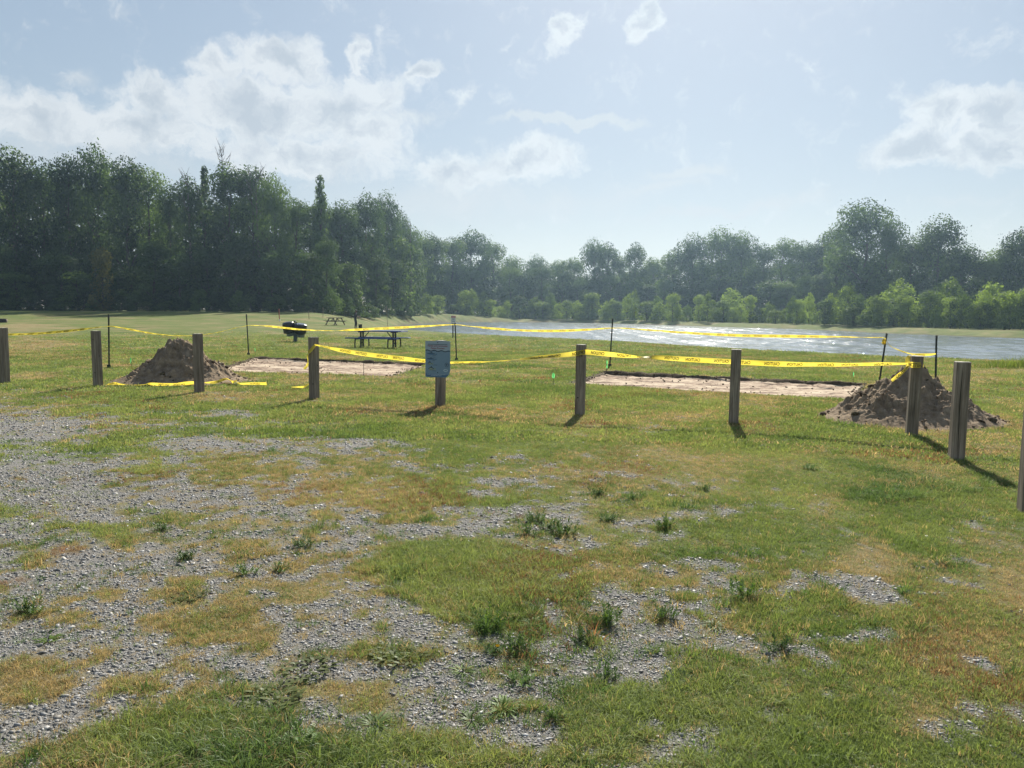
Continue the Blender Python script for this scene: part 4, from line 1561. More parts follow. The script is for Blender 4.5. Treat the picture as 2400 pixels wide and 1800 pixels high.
# the wrap round the last post, its tail and the loose tail on the first post
f8f = Yp(7) - 0.115
tape_from_px([(2129, 853, f8f + 0.05, 0.2, .7), (2136, 854.5, f8f, 0.0, 1), (2146, 855.5, f8f, 0.0, 1), (2158, 855.5, f8f + 0.02, 0, 1), (2164, 855, f8f + 0.08, 0, 1)], rt, name='wrap', phase=0.01, curl=0.002)
tape_from_px([(2131, 853, f8f + 0.02, 0.3, .5), (2122, 866, f8f + .03, 0.5, .5), (2108, 878, f8f + .05, 0.4, .6), (2090, 892, f8f + .02, 0.4, .55)], rt, name='tail', phase=0.03)
tape_from_px([(2128, 856, f8 + 0.03, 1.3, .6), (2127, 846, f8 + .06, 1.5, .8), (2132, 833, f8 + .10, 1.4, .8), (2139, 833.6, f8 + .10, 1.4, .5)], rt, name='loop', letters=False)
f4f = Yp(3) - 0.11
tape_from_px([(739, 808, f4f, 0.1, .5), (735, 813, f4f, .2, .7), (727, 823, f4f, .3, .8), (721, 829, f4f + .03, .5, .7), (722, 845, f4f + .22, .8, .5), (720, 856, f4f + .22, .8, .6), (713, 865, f4f + .18, .9, .8)], rt, name='tail', phase=0.05, letters=False)

y1, y2, y3, y4, y5, y6 = [t[0][1] - 0.03 for t in TP]
ra = empty('caution_tape', (TP[0][0][0], TP[0][0][1], 0))
tag(ra, 'yellow caution tape sagging over the steep soil heap between two steel posts', 'caution tape', 'yellow caution tapes')
yl = Yp(0) + 0.10
tape_from_px([(12, 784, yl, 1.0, .9), (40, 783.5, lerpY(40, 12, yl, 254, y1), 1.0, 1), (90, 781.5, lerpY(90, 12, yl, 254, y1), .8, 1), (150, 776.5, lerpY(150, 12, yl, 254, y1), .6, 1), (200, 771, lerpY(200, 12, yl, 254, y1), .7, .9), (240, 765.8, lerpY(240, 12, yl, 254, y1), 1.2, .5), (255, 764.5, y1, 1.3, .5),
              (275, 766.5, lerpY(275, 255, y1, 579, y2), 1.1, .6), (310, 773, lerpY(310, 255, y1, 579, y2), 1.15, 1), (360, 782, lerpY(360, 255, y1, 579, y2), 1.25, 1), (410, 786.5, lerpY(410, 255, y1, 579, y2), 1.3, 1), (460, 786, lerpY(460, 255, y1, 579, y2), 1.3, 1), (510, 779, lerpY(510, 255, y1, 579, y2), 1.2, 1), (550, 769, lerpY(550, 255, y1, 579, y2), 1.2, .8), (579, 763, y2, 1.3, .5)], ra)
rb = empty('caution_tape', (TP[2][0][0], TP[2][0][1], 0))
tag(rb, 'long yellow caution tape running along the pond side between the steel posts', 'caution tape', 'yellow caution tapes')
tape_from_px([(579, 762.5, y2, 1.4, .4), (605, 763, lerpY(605, 579, y2, 1067, y3), 1.2, .5), (640, 765.5, lerpY(640, 579, y2, 1067, y3), .5, .9), (690, 771, lerpY(690, 579, y2, 1067, y3), .7, 1), (740, 774.3, lerpY(740, 579, y2, 1067, y3), 1.1, 1), (790, 775, lerpY(790, 579, y2, 1067, y3), 1.3, .6), (830, 773, lerpY(830, 579, y2, 1067, y3), .3, 1),
              (900, 769.5, lerpY(900, 579, y2, 1067, y3), .2, 1), (970, 766, lerpY(970, 579, y2, 1067, y3), .5, 1), (1030, 762.5, lerpY(1030, 579, y2, 1067, y3), .8, .8), (1066, 761, y3, 1.0, .6),
              (1100, 764.5, lerpY(1100, 1066, y3, 1433, y4), 1.0, .6), (1150, 769.5, lerpY(1150, 1066, y3, 1433, y4), .6, 1), (1220, 774.3, lerpY(1220, 1066, y3, 1433, y4), .7, 1), (1300, 775.5, lerpY(1300, 1066, y3, 1433, y4), .2, 1), (1370, 773, lerpY(1370, 1066, y3, 1433, y4), .7, 1), (1434, 769, y4, 1.0, .6),
              (1470, 770, lerpY(1470, 1434, y4, 2076, y5), 1.0, .7), (1540, 775, lerpY(1540, 1434, y4, 2076, y5), .9, 1), (1640, 782, lerpY(1640, 1434, y4, 2076, y5), .7, 1), (1740, 786.5, lerpY(1740, 1434, y4, 2076, y5), .3, 1), (1850, 788, lerpY(1850, 1434, y4, 2076, y5), .3, 1), (1930, 789, lerpY(1930, 1434, y4, 2076, y5), .8, 1), (2000, 790, lerpY(2000, 1434, y4, 2076, y5), 1.2, .8), (2050, 791, lerpY(2050, 1434, y4, 2076, y5), 1.3, .6), (2074, 792.5, y5, 1.3, .5),
              (2085, 809, lerpY(2085, 2074, y5, 2194, y6), 1.2, .4), (2110, 822, lerpY(2110, 2074, y5, 2194, y6), 1.0, .6), (2135, 829, lerpY(2135, 2074, y5, 2194, y6), .9, .6), (2160, 831.5, lerpY(2160, 2074, y5, 2194, y6), .5, .9), (2180, 831, lerpY(2180, 2074, y5, 2194, y6), .7, .8), (2194, 829, y6, 1.0, .5)], rb)
# the wad of tape knotted on the leaning post
wad = []
for k in range(14):
    a = k * 1.9
    wad.append((2072 + 4 * math.cos(a), 800 + 6 * math.sin(a * 0.83), y5 - 0.03 + 0.03 * math.sin(a * 1.3), a * 0.7, .55))
tape_from_px(wad, rb, name='knot', letters=False, sub=6)


def tape_on_ground(rows, root, **kw):
    ctrl = []
    for (px, py, dz, th, w) in rows:
        q = ground(px, py)
        ctrl.append((q[0], q[1], q[2] + dz, th, w))
    return tape_ribbon(ctrl, root, **kw)


gp = ground(440, 905)
rg = empty('caution_tape', gp)
tag(rg, 'fallen yellow caution tape lying at the foot of the steep soil heap', 'caution tape', 'yellow caution tapes')
tape_on_ground([(252, 906, .05, 1.0, .9), (270, 904.5, .05, .6, .9), (290, 906, .045, 1.2, .8), (330, 907, .045, 1.4, .5), (352, 906, .05, .7, 1), (385, 906.5, .05, .5, .9), (430, 906, .05, .9, 1), (470, 904.5, .06, 1.2, 1), (505, 904.5, .08, .6, .9), (522, 901, .10, .3, .9), (536, 899.5, .10, .9, .8), (545, 903, .07, .5, .9), (556, 901, .08, .8, .7), (560, 905.5, .06, 1.0, .8), (590, 905.5, .06, .6, .9), (625, 906, .06, .5, .9)], rg)
tape_from_px([(300, 907, gp[1] + .05, 1.4, .4), (350, 905, gp[1] + .02, 1.4, .4), (400, 900.5, gp[1] + .1, 1.3, .4), (436, 896.5, gp[1] + .1, .8, .8), (456, 896, gp[1] + .1, .6, .9)], rg, name='strand', letters=False)
rg2 = empty('caution_tape', ground(728, 916))
tag(rg2, 'short yellow tape end lying in grass at the foot of the knotted post', 'caution tape', 'yellow caution tapes')
tape_on_ground([(684, 912.5, .05, 1.2, .4), (700, 913, .05, .9, .6), (712, 913.5, .06, .7, .8), (724, 910, .09, .6, .9), (733, 907, .12, .7, .9)], rg2, letters=False)


# ------------------------------------------------------------------ signs
def flat_shape(poly, z, name, mat, parent):
    """polygon in the sign's own plane: x right, y up, z out"""
    mb = MB()
    mb.add([(x, -z, y) for x, y in poly], [tuple(range(len(poly)))])
    return mb.build(name, mat, parent)


def flat_text(body, x, y, hgt_, maxw, z, name, mat, parent, centre=True, off=0.012):
    V, F = text_mesh(body, 1.0, off)
    k = hgt_ / max(0.72, V[:, 1].max() * 0.8)
    w = V[:, 0].max() * k
    kx = k * min(1.0, maxw / w) if w > maxw else k
    V2 = np.stack([V[:, 0] * kx, np.full(len(V), -z), V[:, 1] * k], 1)
    V2[:, 0] += x - (V[:, 0].max() * kx / 2 if centre else 0)
    V2[:, 2] += y
    me = bpy.data.meshes.new(name)
    me.from_pydata(V2.tolist(), [], F); me.update()
    return link_mesh(name, me, parent, mat)


def fishing_sign():
    px_, py_, pz_, H = POST_FEET[4]
    root = empty('fishing_sign', (px_, py_, pz_), POST_ROT)
    tag(root, 'blue fishing programme sign with fish pictures fixed to a timber post', 'sign')
    w, h = 0.455, 0.615
    z1 = at_y(1030, 799.0, py_)[2] - pz_
    z0 = z1 - h
    f = POST_W / 2 + 0.006
    cx = -0.012
    L, Rr, B, T = cx - w / 2, cx + w / 2, z0, z1
    out = [(L, B + .01), (L + .01, B), (Rr - .075, B), (Rr - .02, B + .055), (Rr, B + .12), (Rr, T - .01), (Rr - .01, T), (L + .01, T), (L, T - .01)]
    mb = MB()
    mb.prism([(x, -f, y) for x, y in out], (0, -0.003, 0))
    mb.build('panel', MAT['signblue'], root)
    z = f + 0.0045
    yb = T - 0.155
    wave = [(L + .004 + (w - .008) * i / 24, yb + 0.008 * math.sin(i * 0.9) - 0.012 * i / 24) for i in range(25)]
    flat_shape([(x, y) for x, y in wave] + [(Rr - .004, T - .012), (Rr - .012, T - .004), (L + .012, T - .004), (L + .004, T - .012)], z, 'pale_header', MAT['signtop'], root)
    lo = [(x, y - 0.011 - 0.005 * abs(math.sin(i * 1.3))) for i, (x, y) in enumerate(wave)]
    mb = MB()
    vs = [(x, -z - .0006, y + .002) for x, y in wave] + [(x, -z - .0006, y) for x, y in lo]
    mb.add(vs, [(i, i + 1, i + 26, i + 25) for i in range(24)])
    mb.build('wave_line', MAT['ink'], root)
    flat_shape([(L + .004, B + .012), (L + .012, B + .004), (Rr - .078, B + .004), (Rr - .03, B + .05), (L + .004, B + .06)], z, 'deep_footer', MAT['signdark'], root)
    flat_shape([(L + .05, T - .052), (Rr - .05, T - .052), (Rr - .05, T - .060), (L + .05, T - .060)], z + .001, 'header_rule', MAT['ink'], root)
    flat_text('Family and Community', cx, T - .104, .030, w - .05, z + .0012, 'headline', MAT['red'], root, off=.02)
    flat_text('Fishing Program', cx, T - .145, .030, w - .16, z + .0012, 'headline', MAT['red'], root, off=.02)
    for y, ww in ((B + .045, .34), (B + .024, .20)):
        for q in range(int(ww / .028)):
            x = cx - .02 - ww / 2 + q * .028
            flat_shape([(x, y), (x + .021, y), (x + .021, y + .007), (x, y + .007)], z + .0012, 'footer_print', MAT['pale'], root)

    def fish(fx, fy, ln, ht, mat, tilt=0.0):
        top = []; bot = []
        for i in range(13):
            t = i / 12
            e = math.sin(math.pi * t) ** 0.8 * (1 - .25 * t)
            top.append((fx + ln * t, fy + ht * e * .55 + tilt * t)); bot.append((fx + ln * t, fy - ht * e * .45 + tilt * t))
        o = flat_shape(top + bot[::-1], z + .0012, 'fish_picture', mat, root)
        x1, y1_ = fx + ln, fy + tilt
        flat_shape([(x1 - .015, y1_), (x1 + .03, y1_ + ht * .4), (x1 + .022, y1_), (x1 + .03, y1_ - ht * .4)], z + .0013, 'fish_tail', mat, root)
        flat_shape([(fx + ln * .35, fy + ht * .5), (fx + ln * .5, fy + ht * .8), (fx + ln * .68, fy + ht * .42)], z + .0013, 'fish_fin', MAT['ink'], root)
        bk = [(q[0], q[1] + .001) for q in top] + [(q[0], q[1] - ht * .16) for q in top[::-1]]
        flat_shape(bk, z + .0016, 'fish_back', MAT['ink'], root)
    fish(L + .035, T - .215, .155, .035, MAT['signdark'], -.008)
    fish(L + .030, T - .305, .150, .032, MAT['signdark'], -.004)
    fish(L + .045, T - .385, .075, .060, MAT['fish'])
    fish(L + .055, T - .475, .110, .062, MAT['fish'])
    for q, (y, ww) in enumerate(((T - .245, .07), (T - .275, .06), (T - .335, .05), (T - .41, .09), (T - .51, .07))):
        flat_shape([(L + .13, y), (L + .13 + ww, y), (L + .13 + ww, y + .005), (L + .13, y + .005)], z + .0012, 'caption_line', MAT['ink'], root)
    ex, ey, er = Rr - .062, T - .40, .036
    ring = MB()
    n = 28
    vs = [(ex + er * k * math.cos(2 * pi * i / n), -z - .0012, ey + er * k * math.sin(2 * pi * i / n)) for k in (1, .82) for i in range(n)]
    ring.add(vs, [(i, (i + 1) % n, n + (i + 1) % n, n + i) for i in range(n)])
    ring.build('emblem_ring', MAT['ink'], root)
    flat_shape([(ex - .018, ey + .004), (ex - .004, ey - .016), (ex + .008, ey - .004), (ex + .02, ey + .012), (ex + .004, ey + .006), (ex - .004, ey + .016)], z + .0013, 'emblem_mark', MAT['ink'], root)
    flat_shape([(ex - .02 + .042 * math.cos(a) , ey - .095 + .022 * math.sin(a)) for a in [2 * pi * i / 18 for i in range(18)]], z + .0012, 'emblem_badge', MAT['pale'], root)
    flat_shape([(ex - .02 + .028 * math.cos(a), ey - .095 + .012 * math.sin(a)) for a in [2 * pi * i / 14 for i in range(14)]], z + .0016, 'badge_centre', MAT['signblue'], root)
    sc = MB(); sc.lathe([(.009, 0), (.008, .004), (.003, .006)], (0, 0, 0), 10)
    for y in (T - .025, B + .08):
        o = sc.build('screw', MAT['black'], root); o.location = (cx, -f - .004, y); o.rotation_euler = (pi / 2, 0, 0)


fishing_sign()


def warning_sign():
    p = ground(1061.3, 792.0)
    root = empty('warning_sign', p, R(-4))
    tag(root, 'small white sign with red top band on a dark post by the pond', 'sign')
    k = p[1] / FPX
    q = at_y(1062.5, 740, p[1]); H = q[2] - p[2]
    w, h = 11.0 * k, 17.5 * k
    mb = MB()
    mb.box((0, 0.03, H * 0.48 - .15), (2.6 * k, .035, H * .96 + .3))
    mb.build('post', MAT['tpost'], root)
    cx = 1.2 * k
    b = MB(); b.prism([(cx - w / 2, 0, H - h), (cx + w / 2, 0, H - h), (cx + w / 2, 0, H), (cx - w / 2, 0, H)], (0, -.004, 0))
    b.build('panel', MAT['white'], root)
    z = .006
    flat_shape([(cx - w * .47, H - h * .26), (cx + w * .47, H - h * .26), (cx + w * .47, H - h * .03), (cx - w * .47, H - h * .03)], z, 'red_band', MAT['signred'], root)
    flat_shape([(cx - w * .40, H - h * .18), (cx + w * .40, H - h * .18), (cx + w * .40, H - h * .12), (cx - w * .40, H - h * .12)], z + .001, 'band_print', MAT['white'], root)
    for yy, ww in ((.44, .22), (.72, .30)):
        for s in (-1, 0, 1):
            x = cx + s * w * ww * .8
            flat_shape([(x - w * .09, H - h * (yy + .05)), (x + w * .09, H - h * (yy + .05)), (x + w * .09, H - h * (yy - .05)), (x - w * .09, H - h * (yy - .05))], z + .001, 'dark_print', MAT['ink'], root)


warning_sign()

# ------------------------------------------------------------------ pin flags
FLAGS = [((310, 862), (305, 837), 1, 'green marker flag in the lawn beside the steep soil heap'),
         ((599.5, 835), (597, 815), 1, 'green marker flag at the far corner of the picnic table sand pad'),
         ((1298, 902), (1297, 873), 2, 'green marker flag in the lawn near the post with wrapped tape'),
         ((1420.5, 873), (1421.5, 843), 3, 'pale green marker flag at the sand pad corner beside the spade plate'),
         ((2000, 898), (1999, 872), 1, 'green marker flag at the sand pad edge beside the broad soil heap'),
         ((852.5, 881), (852.5, 851), 0, 'bare thin marker stake standing in the sand pad by the picnic table')]
for k, (b, tp, nf, lab) in enumerate(FLAGS):
    p = ground(*b)
    q = at_y(tp[0], tp[1], p[1])
    H = q[2] - p[2]; dx = q[0] - p[0]
    root = empty('marker_flag', p)
    tag(root, lab, 'marker flag', 'marker flags round the sand pads')
    mb = MB(); mb.tube([(0, 0, -.08), (dx * .5, .005, H * .5), (dx, 0, H)], .0055 if nf else .007, 5)
    mb.build('wire', MAT['flagpole'], root)
    for i in range(1 if nf in (0, 1) else 2):
        if nf == 0: break
        fw, fh = .032, (.17 if k == 0 else .12)
        n = 6
        vs = []
        sgn = 1 if i == 0 else -1
        x0 = dx + (0.0 if nf != 3 else i * .03); z0 = H - (.11 * i if nf == 3 else 0)
        for a in range(n + 1):
            t = a / n
            for b_ in range(3):
                u = b_ / 2
                vs.append((x0 + sgn * (fw * u * math.sin(0.5 + 2.2 * t)), -.008 + .02 * u * math.cos(3 * t + k), z0 - fh * t - .015 * u))
        fs = [(a * 3 + c, a * 3 + c + 1, a * 3 + c + 4, a * 3 + c + 3) for a in range(n) for c in range(2)]
        mf = MB(); mf.add(vs, fs, True)
        mf.build('flag', MAT['flag'], root)
# ------------------------------------------------------------------ tables, bins, stakes, person
def blue_table():
    c = ground(883, 816)
    root = empty('picnic_table', (c[0], c[1] + .35, c[2]), R(-15))
    tag(root, 'blue steel picnic table with two attached benches on dark legs', 'picnic table')
    L = 2.55
    def slab(name, y, z, wid, ln, thick, nsl):
        mb = MB(); mb.box((0, y, z - thick / 2), (ln, wid, thick), None, .012)
        o = mb.build(name, MAT['blue'], root)
        for i in range(nsl):
            s = MB(); s.box((0, y - wid / 2 + wid * (i + .5) / nsl, z + .004), (ln * .985, wid / nsl * .86, .008))
            s.build('slat', MAT['blue'], o)
        return o
    slab('table_top', 0, .765, .76, L, .045, 6)
    slab('bench_seat', -.66, .455, .26, L * .97, .04, 2)
    slab('bench_seat', .66, .455, .26, L * .97, .04, 2)
    for sx in (-1, 1):
        x = sx * .78
        for dx in (-.055, .055):
            mb = MB(); mb.bar((x + dx, 0, -.08), (x + dx, 0, .72), .06, .06)
            mb.build('pedestal_leg', MAT['black'], root)
        mb = MB(); mb.bar((x, -.66, .395), (x, .66, .395), .05, .05); mb.bar((x, -.34, .70), (x, .34, .70), .05, .05)
        mb.build('cross_arm', MAT['black'], root)
        mb = MB(); mb.bar((x, 0, .33), (x - sx * .34, 0, .70), .03, .03); mb.build('brace', MAT['black'], root)
        mb = MB(); mb.box((x, 0, .22), (.09, .06, .05)); mb.build('spacer', MAT['black'], root)
        for sy in (-1, 1):
            mb = MB(); mb.tube([(x, sy * .66, .40), (x, sy * .70, .2), (x, sy * .70, -.06)], .03, 6); mb.build('bench_leg', MAT['black'], root)


blue_table()


def twin_bins():
    p = ground(692, 801)
    root = empty('twin_bins', p, R(-8))
    tag(root, 'two round black bins with grey bases joined on one short post', 'bin')
    mb = MB(); mb.box((0.01, 0, .15), (.17, .14, .56), None, .02); mb.build('post', MAT['lgreen'], root)
    mb = MB(); mb.box((0.06, 0, .40), (.50, .10, .07)); mb.build('bracket', MAT['lgreen'], root)
    for s, tilt, zc, name in ((-1, -.06, .0, 'l'), (1, .10, -.05, 'r')):
        M = Euler((R(7), tilt * 1.6, 0)).to_matrix()
        c = (s * .30 - .02, 0.02 * s, .70 + zc)
        r0 = .315 if s < 0 else .325
        mb = MB()
        if s < 0:
            prof = [(r0 * .80, -.25), (r0 * .96, -.24), (r0, -.19), (r0, .20), (r0 * .97, .27), (r0 * .84, .315), (r0 * .55, .34), (.02, .35)]
        else:
            prof = [(r0 * .55, -.27), (r0 * .80, -.24), (r0 * .95, -.16), (r0, -.06), (r0, .22), (r0 * .985, .26), (r0 * .95, .275), (.05, .27)]
        d = mb.lathe(prof, c, 28, M).build('drum', MAT['drum'], root)
        li = MB()
        cl = (c[0] + (.035 if s < 0 else .04), c[1], c[2])
        li.lathe([(.195, -.40), (.205, -.39), (.215, -.21), (.215, -.18)], cl, 24, M).build('liner', MAT['liner'], root)
        if s > 0:
            tp = MB(); tp.lathe([(r0 * .93, .276), (r0 * .92, .292), (r0 * .5, .300), (.02, .303)], c, 28, M)
            tp.build('lid', MAT['drum_top'], d)
    mb = MB()
    mb.tube([(-.07, 0, .96), (-.05, 0, 1.04), (0, 0, 1.075), (.05, 0, 1.05), (.07, 0, .96)], .035, 8); mb.build('handle', MAT['drum'], root)


twin_bins()


def wooden_table():
    p = ground(786, 762)
    k = p[1] / FPX
    root = empty('picnic_table', p, R(62))
    s = 18.5 * k / .80
    s = min(max(s, .9), 1.25)
    root.scale = (s, s, s)
    tag(root, 'old wooden picnic table with crossed legs near the person fishing', 'picnic table')
    L = 1.8
    for i in range(5):
        mb = MB(); mb.box((0, -.29 + i * .145, .75), (L, .135, .04)); mb.build('top_plank', MAT['oldwood'], root)
    for sy in (-1, 1):
        for i in range(2):
            mb = MB(); mb.box((0, sy * (.60 + i * .13), .44), (L, .12, .04)); mb.build('seat_plank', MAT['oldwood'], root)
    for sx in (-1, 1):
        x = sx * .62
        for sy in (-1, 1):
            mb = MB(); mb.bar((x, sy * .24, .73), (x, sy * .74, -.05), .10, .045, (1, 0, 0)); mb.build('leg', MAT['oldwood'], root)
        mb = MB(); mb.bar((x + .05, -.74, .40), (x + .05, .74, .40), .09, .04, (1, 0, 0)); mb.build('seat_bearer', MAT['oldwood'], root)
        mb = MB(); mb.bar((x + .05, -.34, .70), (x + .05, .34, .70), .08, .04, (1, 0, 0)); mb.build('top_bearer', MAT['oldwood'], root)
        mb = MB(); mb.bar((x, 0, .42), (x - sx * .45, 0, .72), .08, .04); mb.build('brace', MAT['oldwood'], root)


wooden_table()

STAKES = [((655.5, 753), (653.5, 724), .06, 'orange', 'red topped wooden stake in the field behind the twin bins'),
          ((725, 748), (723, 729), .05, 'stake', 'thin grey wooden stake in the field standing nearest the red topped stake'),
          ((757, 744), (757, 721), .05, 'stake', 'thin grey wooden stake standing behind the old wooden table'),
          ((805, 734.5), (804.5, 719), .045, 'stake', 'thin grey wooden stake on the rise behind the person fishing'),
          ((909, 733), (905.5, 717), .05, 'stake', 'leaning thin wooden stake on the rise above the pond end')]
for (b, tp, w, mt, lab) in STAKES:
    p = ground(*b)
    if p is None or p[1] > 140:
        q0 = at_y(b[0], b[1], 100.0); p = np.array([q0[0], q0[1], hgt(q0[0], q0[1])])
    q = at_y(tp[0], tp[1], p[1])
    H = q[2] - p[2]; dx = q[0] - p[0]
    root = empty('wooden_stake', p)
    tag(root, lab, 'stake', 'stakes standing in the field')
    mb = MB(); mb.bar((0, 0, -.2), (dx, 0, H), w * 1.5, w); mb.build('shaft', MAT['stake'] if mt == 'stake' else MAT['orange'], root)
    mb = MB(); mb.bar((dx * .86, 0, H * .86), (dx, 0, H * 1.01), w * 1.7, w * 1.25); mb.build('tip', MAT['orange'] if mt == 'orange' else MAT['stake'], root)
    if mt == 'orange':
        mb = MB(); mb.bar((0, 0, H * .02), (dx * .16, 0, H * .16), w * 1.9, w * 1.4); mb.build('white_band', MAT['white'], root)

# log at the edge of the field
p = ground(4, 756)
k = p[1] / FPX
root = empty('log', p, R(12))
tag(root, 'short dark log lying in the grass field', 'log')
mb = MB(); r_ = 4.8 * k
mb.tube([(-r_ * 4.4, 0, r_ * .9), (-r_ * 3, .02, r_ * .92), (-r_, 0, r_ * .95), (r_ * 1.4, 0, r_ * .93), (r_ * 2.2, 0, r_ * .9)], [r_ * .9, r_, r_ * .97, r_, r_ * .93], 14)
mb.build('trunk', MAT['log'], root)
mb = MB(); mb.lathe([(r_ * .86, 0), (r_ * .84, .02), (.01, .025)], (0, 0, 0), 14)
o = mb.build('cut_end', MAT['oldwood'], root); o.rotation_euler = (0, pi / 2, 0); o.location = (r_ * 2.2, 0, r_ * .9)


# ---- person fishing
def person():
    p = ground(833, 770.5)
    head = at_y(833, 738, p[1])
    Ht = head[2] - p[2]
    Ht = min(max(Ht, 1.55), 1.85)
    root = empty('person', p, 0)
    tag(root, 'person in dark clothes fishing with a rod at the pond end', 'person')
    s = Ht / 1.70
    bm = bmesh.new()
    lay = bm.verts.layers.skin.verify()
    vs = {}

    def v(n, co, r_, frm=None, flat=None):
        q = bm.verts.new((co[0] * s, co[1] * s, co[2] * s))
        q[lay].radius = (r_ * s, (flat or r_) * s)
        vs[n] = q
        if frm: bm.edges.new((vs[frm], q))
        return q
    v('pel', (0, 0, .93), .145, None, .12)
    vs['pel'][lay].use_root = True
    v('wst', (-.015, 0, 1.08), .135, 'pel', .11); v('chs', (-.01, 0, 1.28), .165, 'wst', .12); v('shc', (.03, 0, 1.42), .12, 'chs', .09)
    v('nck', (.06, 0, 1.49), .055, 'shc'); v('hd0', (.085, 0, 1.56), .075, 'nck'); v('hd1', (.10, 0, 1.62), .088, 'hd0'); v('hd2', (.10, 0, 1.685), .06, 'hd1')
    v('nose', (.185, 0, 1.595), .014, 'hd1')
    for sg, tg in ((1, 'l'), (-1, 'r')):
        fw = .05 if sg > 0 else -.02
        v('hip' + tg, (0, sg * .095, .88), .105, 'pel'); v('kne' + tg, (fw + .05, sg * .11, .49), .065, 'hip' + tg); v('clf' + tg, (fw + .02, sg * .115, .33), .06, 'kne' + tg); v('ank' + tg, (fw, sg * .12, .09), .042, 'clf' + tg)
        v('hel' + tg, (fw + .0, sg * .12, .04), .042, 'ank' + tg); v('toe' + tg, (fw + .19, sg * .135, .028), .034, 'hel' + tg)
        v('sho' + tg, (.03, sg * .19, 1.40), .07, 'shc'); v('elb' + tg, (.12, sg * .23, 1.14), .047, 'sho' + tg)
        v('wri' + tg, (.36, sg * .10, 1.06 + .02 * sg), .032, 'elb' + tg); v('plm' + tg, (.43, sg * .06, 1.05 + .02 * sg), .034, 'wri' + tg, .02)
        for f in range(4):
            zf = 1.065 - .021 * f + .02 * sg
            v('f%d%s' % (f, tg), (.475, sg * .045, zf), .0095, 'plm' + tg); v('g%d%s' % (f, tg), (.487, sg * .012, zf - .004), .0085, 'f%d%s' % (f, tg))
        v('th' + tg, (.43, sg * .030, 1.088 + .02 * sg), .011, 'plm' + tg); v('tt' + tg, (.46, sg * .008, 1.094 + .02 * sg), .009, 'th' + tg)
    me = bpy.data.meshes.new('body')
    bm.to_mesh(me); bm.free()
    m, t, b, o_ = new_mat('skin_and_clothes')
    g = objco(t)
    sp = t.nodes.new('ShaderNodeSeparateXYZ'); t.links.new(g, sp.inputs[0])
    cz = ramp(t, mth(t, 'DIVIDE', sp.outputs[2], Ht), [(0.0, (.02, .02, .02)), (.05, (.025, .03, .035)), (.55, (.03, .032, .045)), (.85, (.035, .033, .05)), (.86, (.20, .12, .085))], 'CONSTANT')
    armx = mth(t, 'GREATER_THAN', sp.outputs[0], .20 * s)
    hi = mth(t, 'GREATER_THAN', sp.outputs[2], .8 * s)
    c = mixrgb(t, mth(t, 'MULTIPLY', armx, hi), cz, (.20, .12, .085))
    t.links.new(c, b.inputs['Base Color']); b.inputs['Roughness'].default_value = .8
    body = link_mesh('body', me, root, m)
    sk = body.modifiers.new('skin', 'SKIN'); sk.use_smooth_shade = True
    sb = body.modifiers.new('sub', 'SUBSURF'); sb.levels = 1; sb.render_levels = 2
    hb = MB()
    hb.lathe([(.098 * s, -.02 * s), (.104 * s, .02 * s), (.09 * s, .06 * s), (.05 * s, .09 * s), (.005, .1 * s)], (.09 * s, 0, 1.62 * s), 16)
    hb.build('hair', simple_mat('dark_hair', (.015, .012, .01), .7), root)
    # rod held in both hands
    rr = empty('fishing_rod', p + np.array([.48 * s, 0, 1.06 * s]))
    tag(rr, 'thin fishing rod held by the person in dark clothes', 'fishing rod')
    mb = MB(); mb.tube([(-.45, 0, -.10), (0, 0, 0.0)], [.014, .013], 6); mb.build('grip', MAT['black'], rr)
    mb = MB(); mb.tube([(0, 0, 0), (.6, -.02, .10), (1.2, -.05, .17), (1.75, -.08, .19)], [.011, .008, .005, .003], 6); mb.build('blank', MAT['black'], rr)
    mb = MB(); mb.lathe([(.02, -.03), (.035, -.02), (.035, .02), (.02, .03)], (-.02, 0, -.05), 10, Euler((pi / 2, 0, 0)).to_matrix()); mb.build('reel', MAT['black'], rr)
    bp = ground(844.5, 770)
    rb_ = empty('tackle_bucket', bp)
    tag(rb_, 'small dark bucket standing in grass beside the person fishing', 'bucket')
    mb = MB(); mb.lathe([(.13, -.02), (.135, 0), (.16, .32), (.17, .33), (.17, .36), (.15, .36), (.145, .30)], (0, 0, 0), 16); mb.build('pail', MAT['black'], rb_)
    mb = MB(); mb.tube([(-.165, 0, .33), (-.12, 0, .48), (0, 0, .54), (.12, 0, .48), (.165, 0, .33)], .008, 5); mb.build('handle', MAT['black'], rb_)


person()

# ---- a few loose things on the lawn


def litter(px, py, size, name, label, cat, col, seed):
    rng = np.random.default_rng(seed)
    p = ground(px, py)
    root = empty(name, p, rng.uniform(0, 6))
    tag(root, label, cat)
    vs = []; n = 7
    for i in range(n):
        for j in range(n):
            u, w = i / (n - 1) - .5, j / (n - 1) - .5
            k = 1 - .8 * abs(u) * 1.6
            vs.append((u * size * 1.4, w * size * k, .03 + size * (.35 * abs(w) + .35 * u * u + .12 * rng.uniform())))
    fs = [(i * n + j, i * n + j + 1, (i + 1) * n + j + 1, (i + 1) * n + j) for i in range(n - 1) for j in range(n - 1)]
    mb = MB(); mb.add(vs, fs, True)
    mb.build('blade', leafy_mat(name + '_mat', col, .35, .2), root)
    mb = MB(); mb.tube([(-size * .7, 0, .04), (-size * 1.0, size * .1, .05)], .003, 5); mb.build('stalk', MAT['flagpole'], root)


litter(1175, 966, .11, 'fallen_leaf', 'curled brown dead leaf lying on the lawn near the grey post', 'leaf', (.24, .13, .06), 1)
litter(1191, 874, .09, 'fallen_leaf', 'pale curled leaf on the lawn behind the drooping tape', 'leaf', (.42, .38, .26), 2)


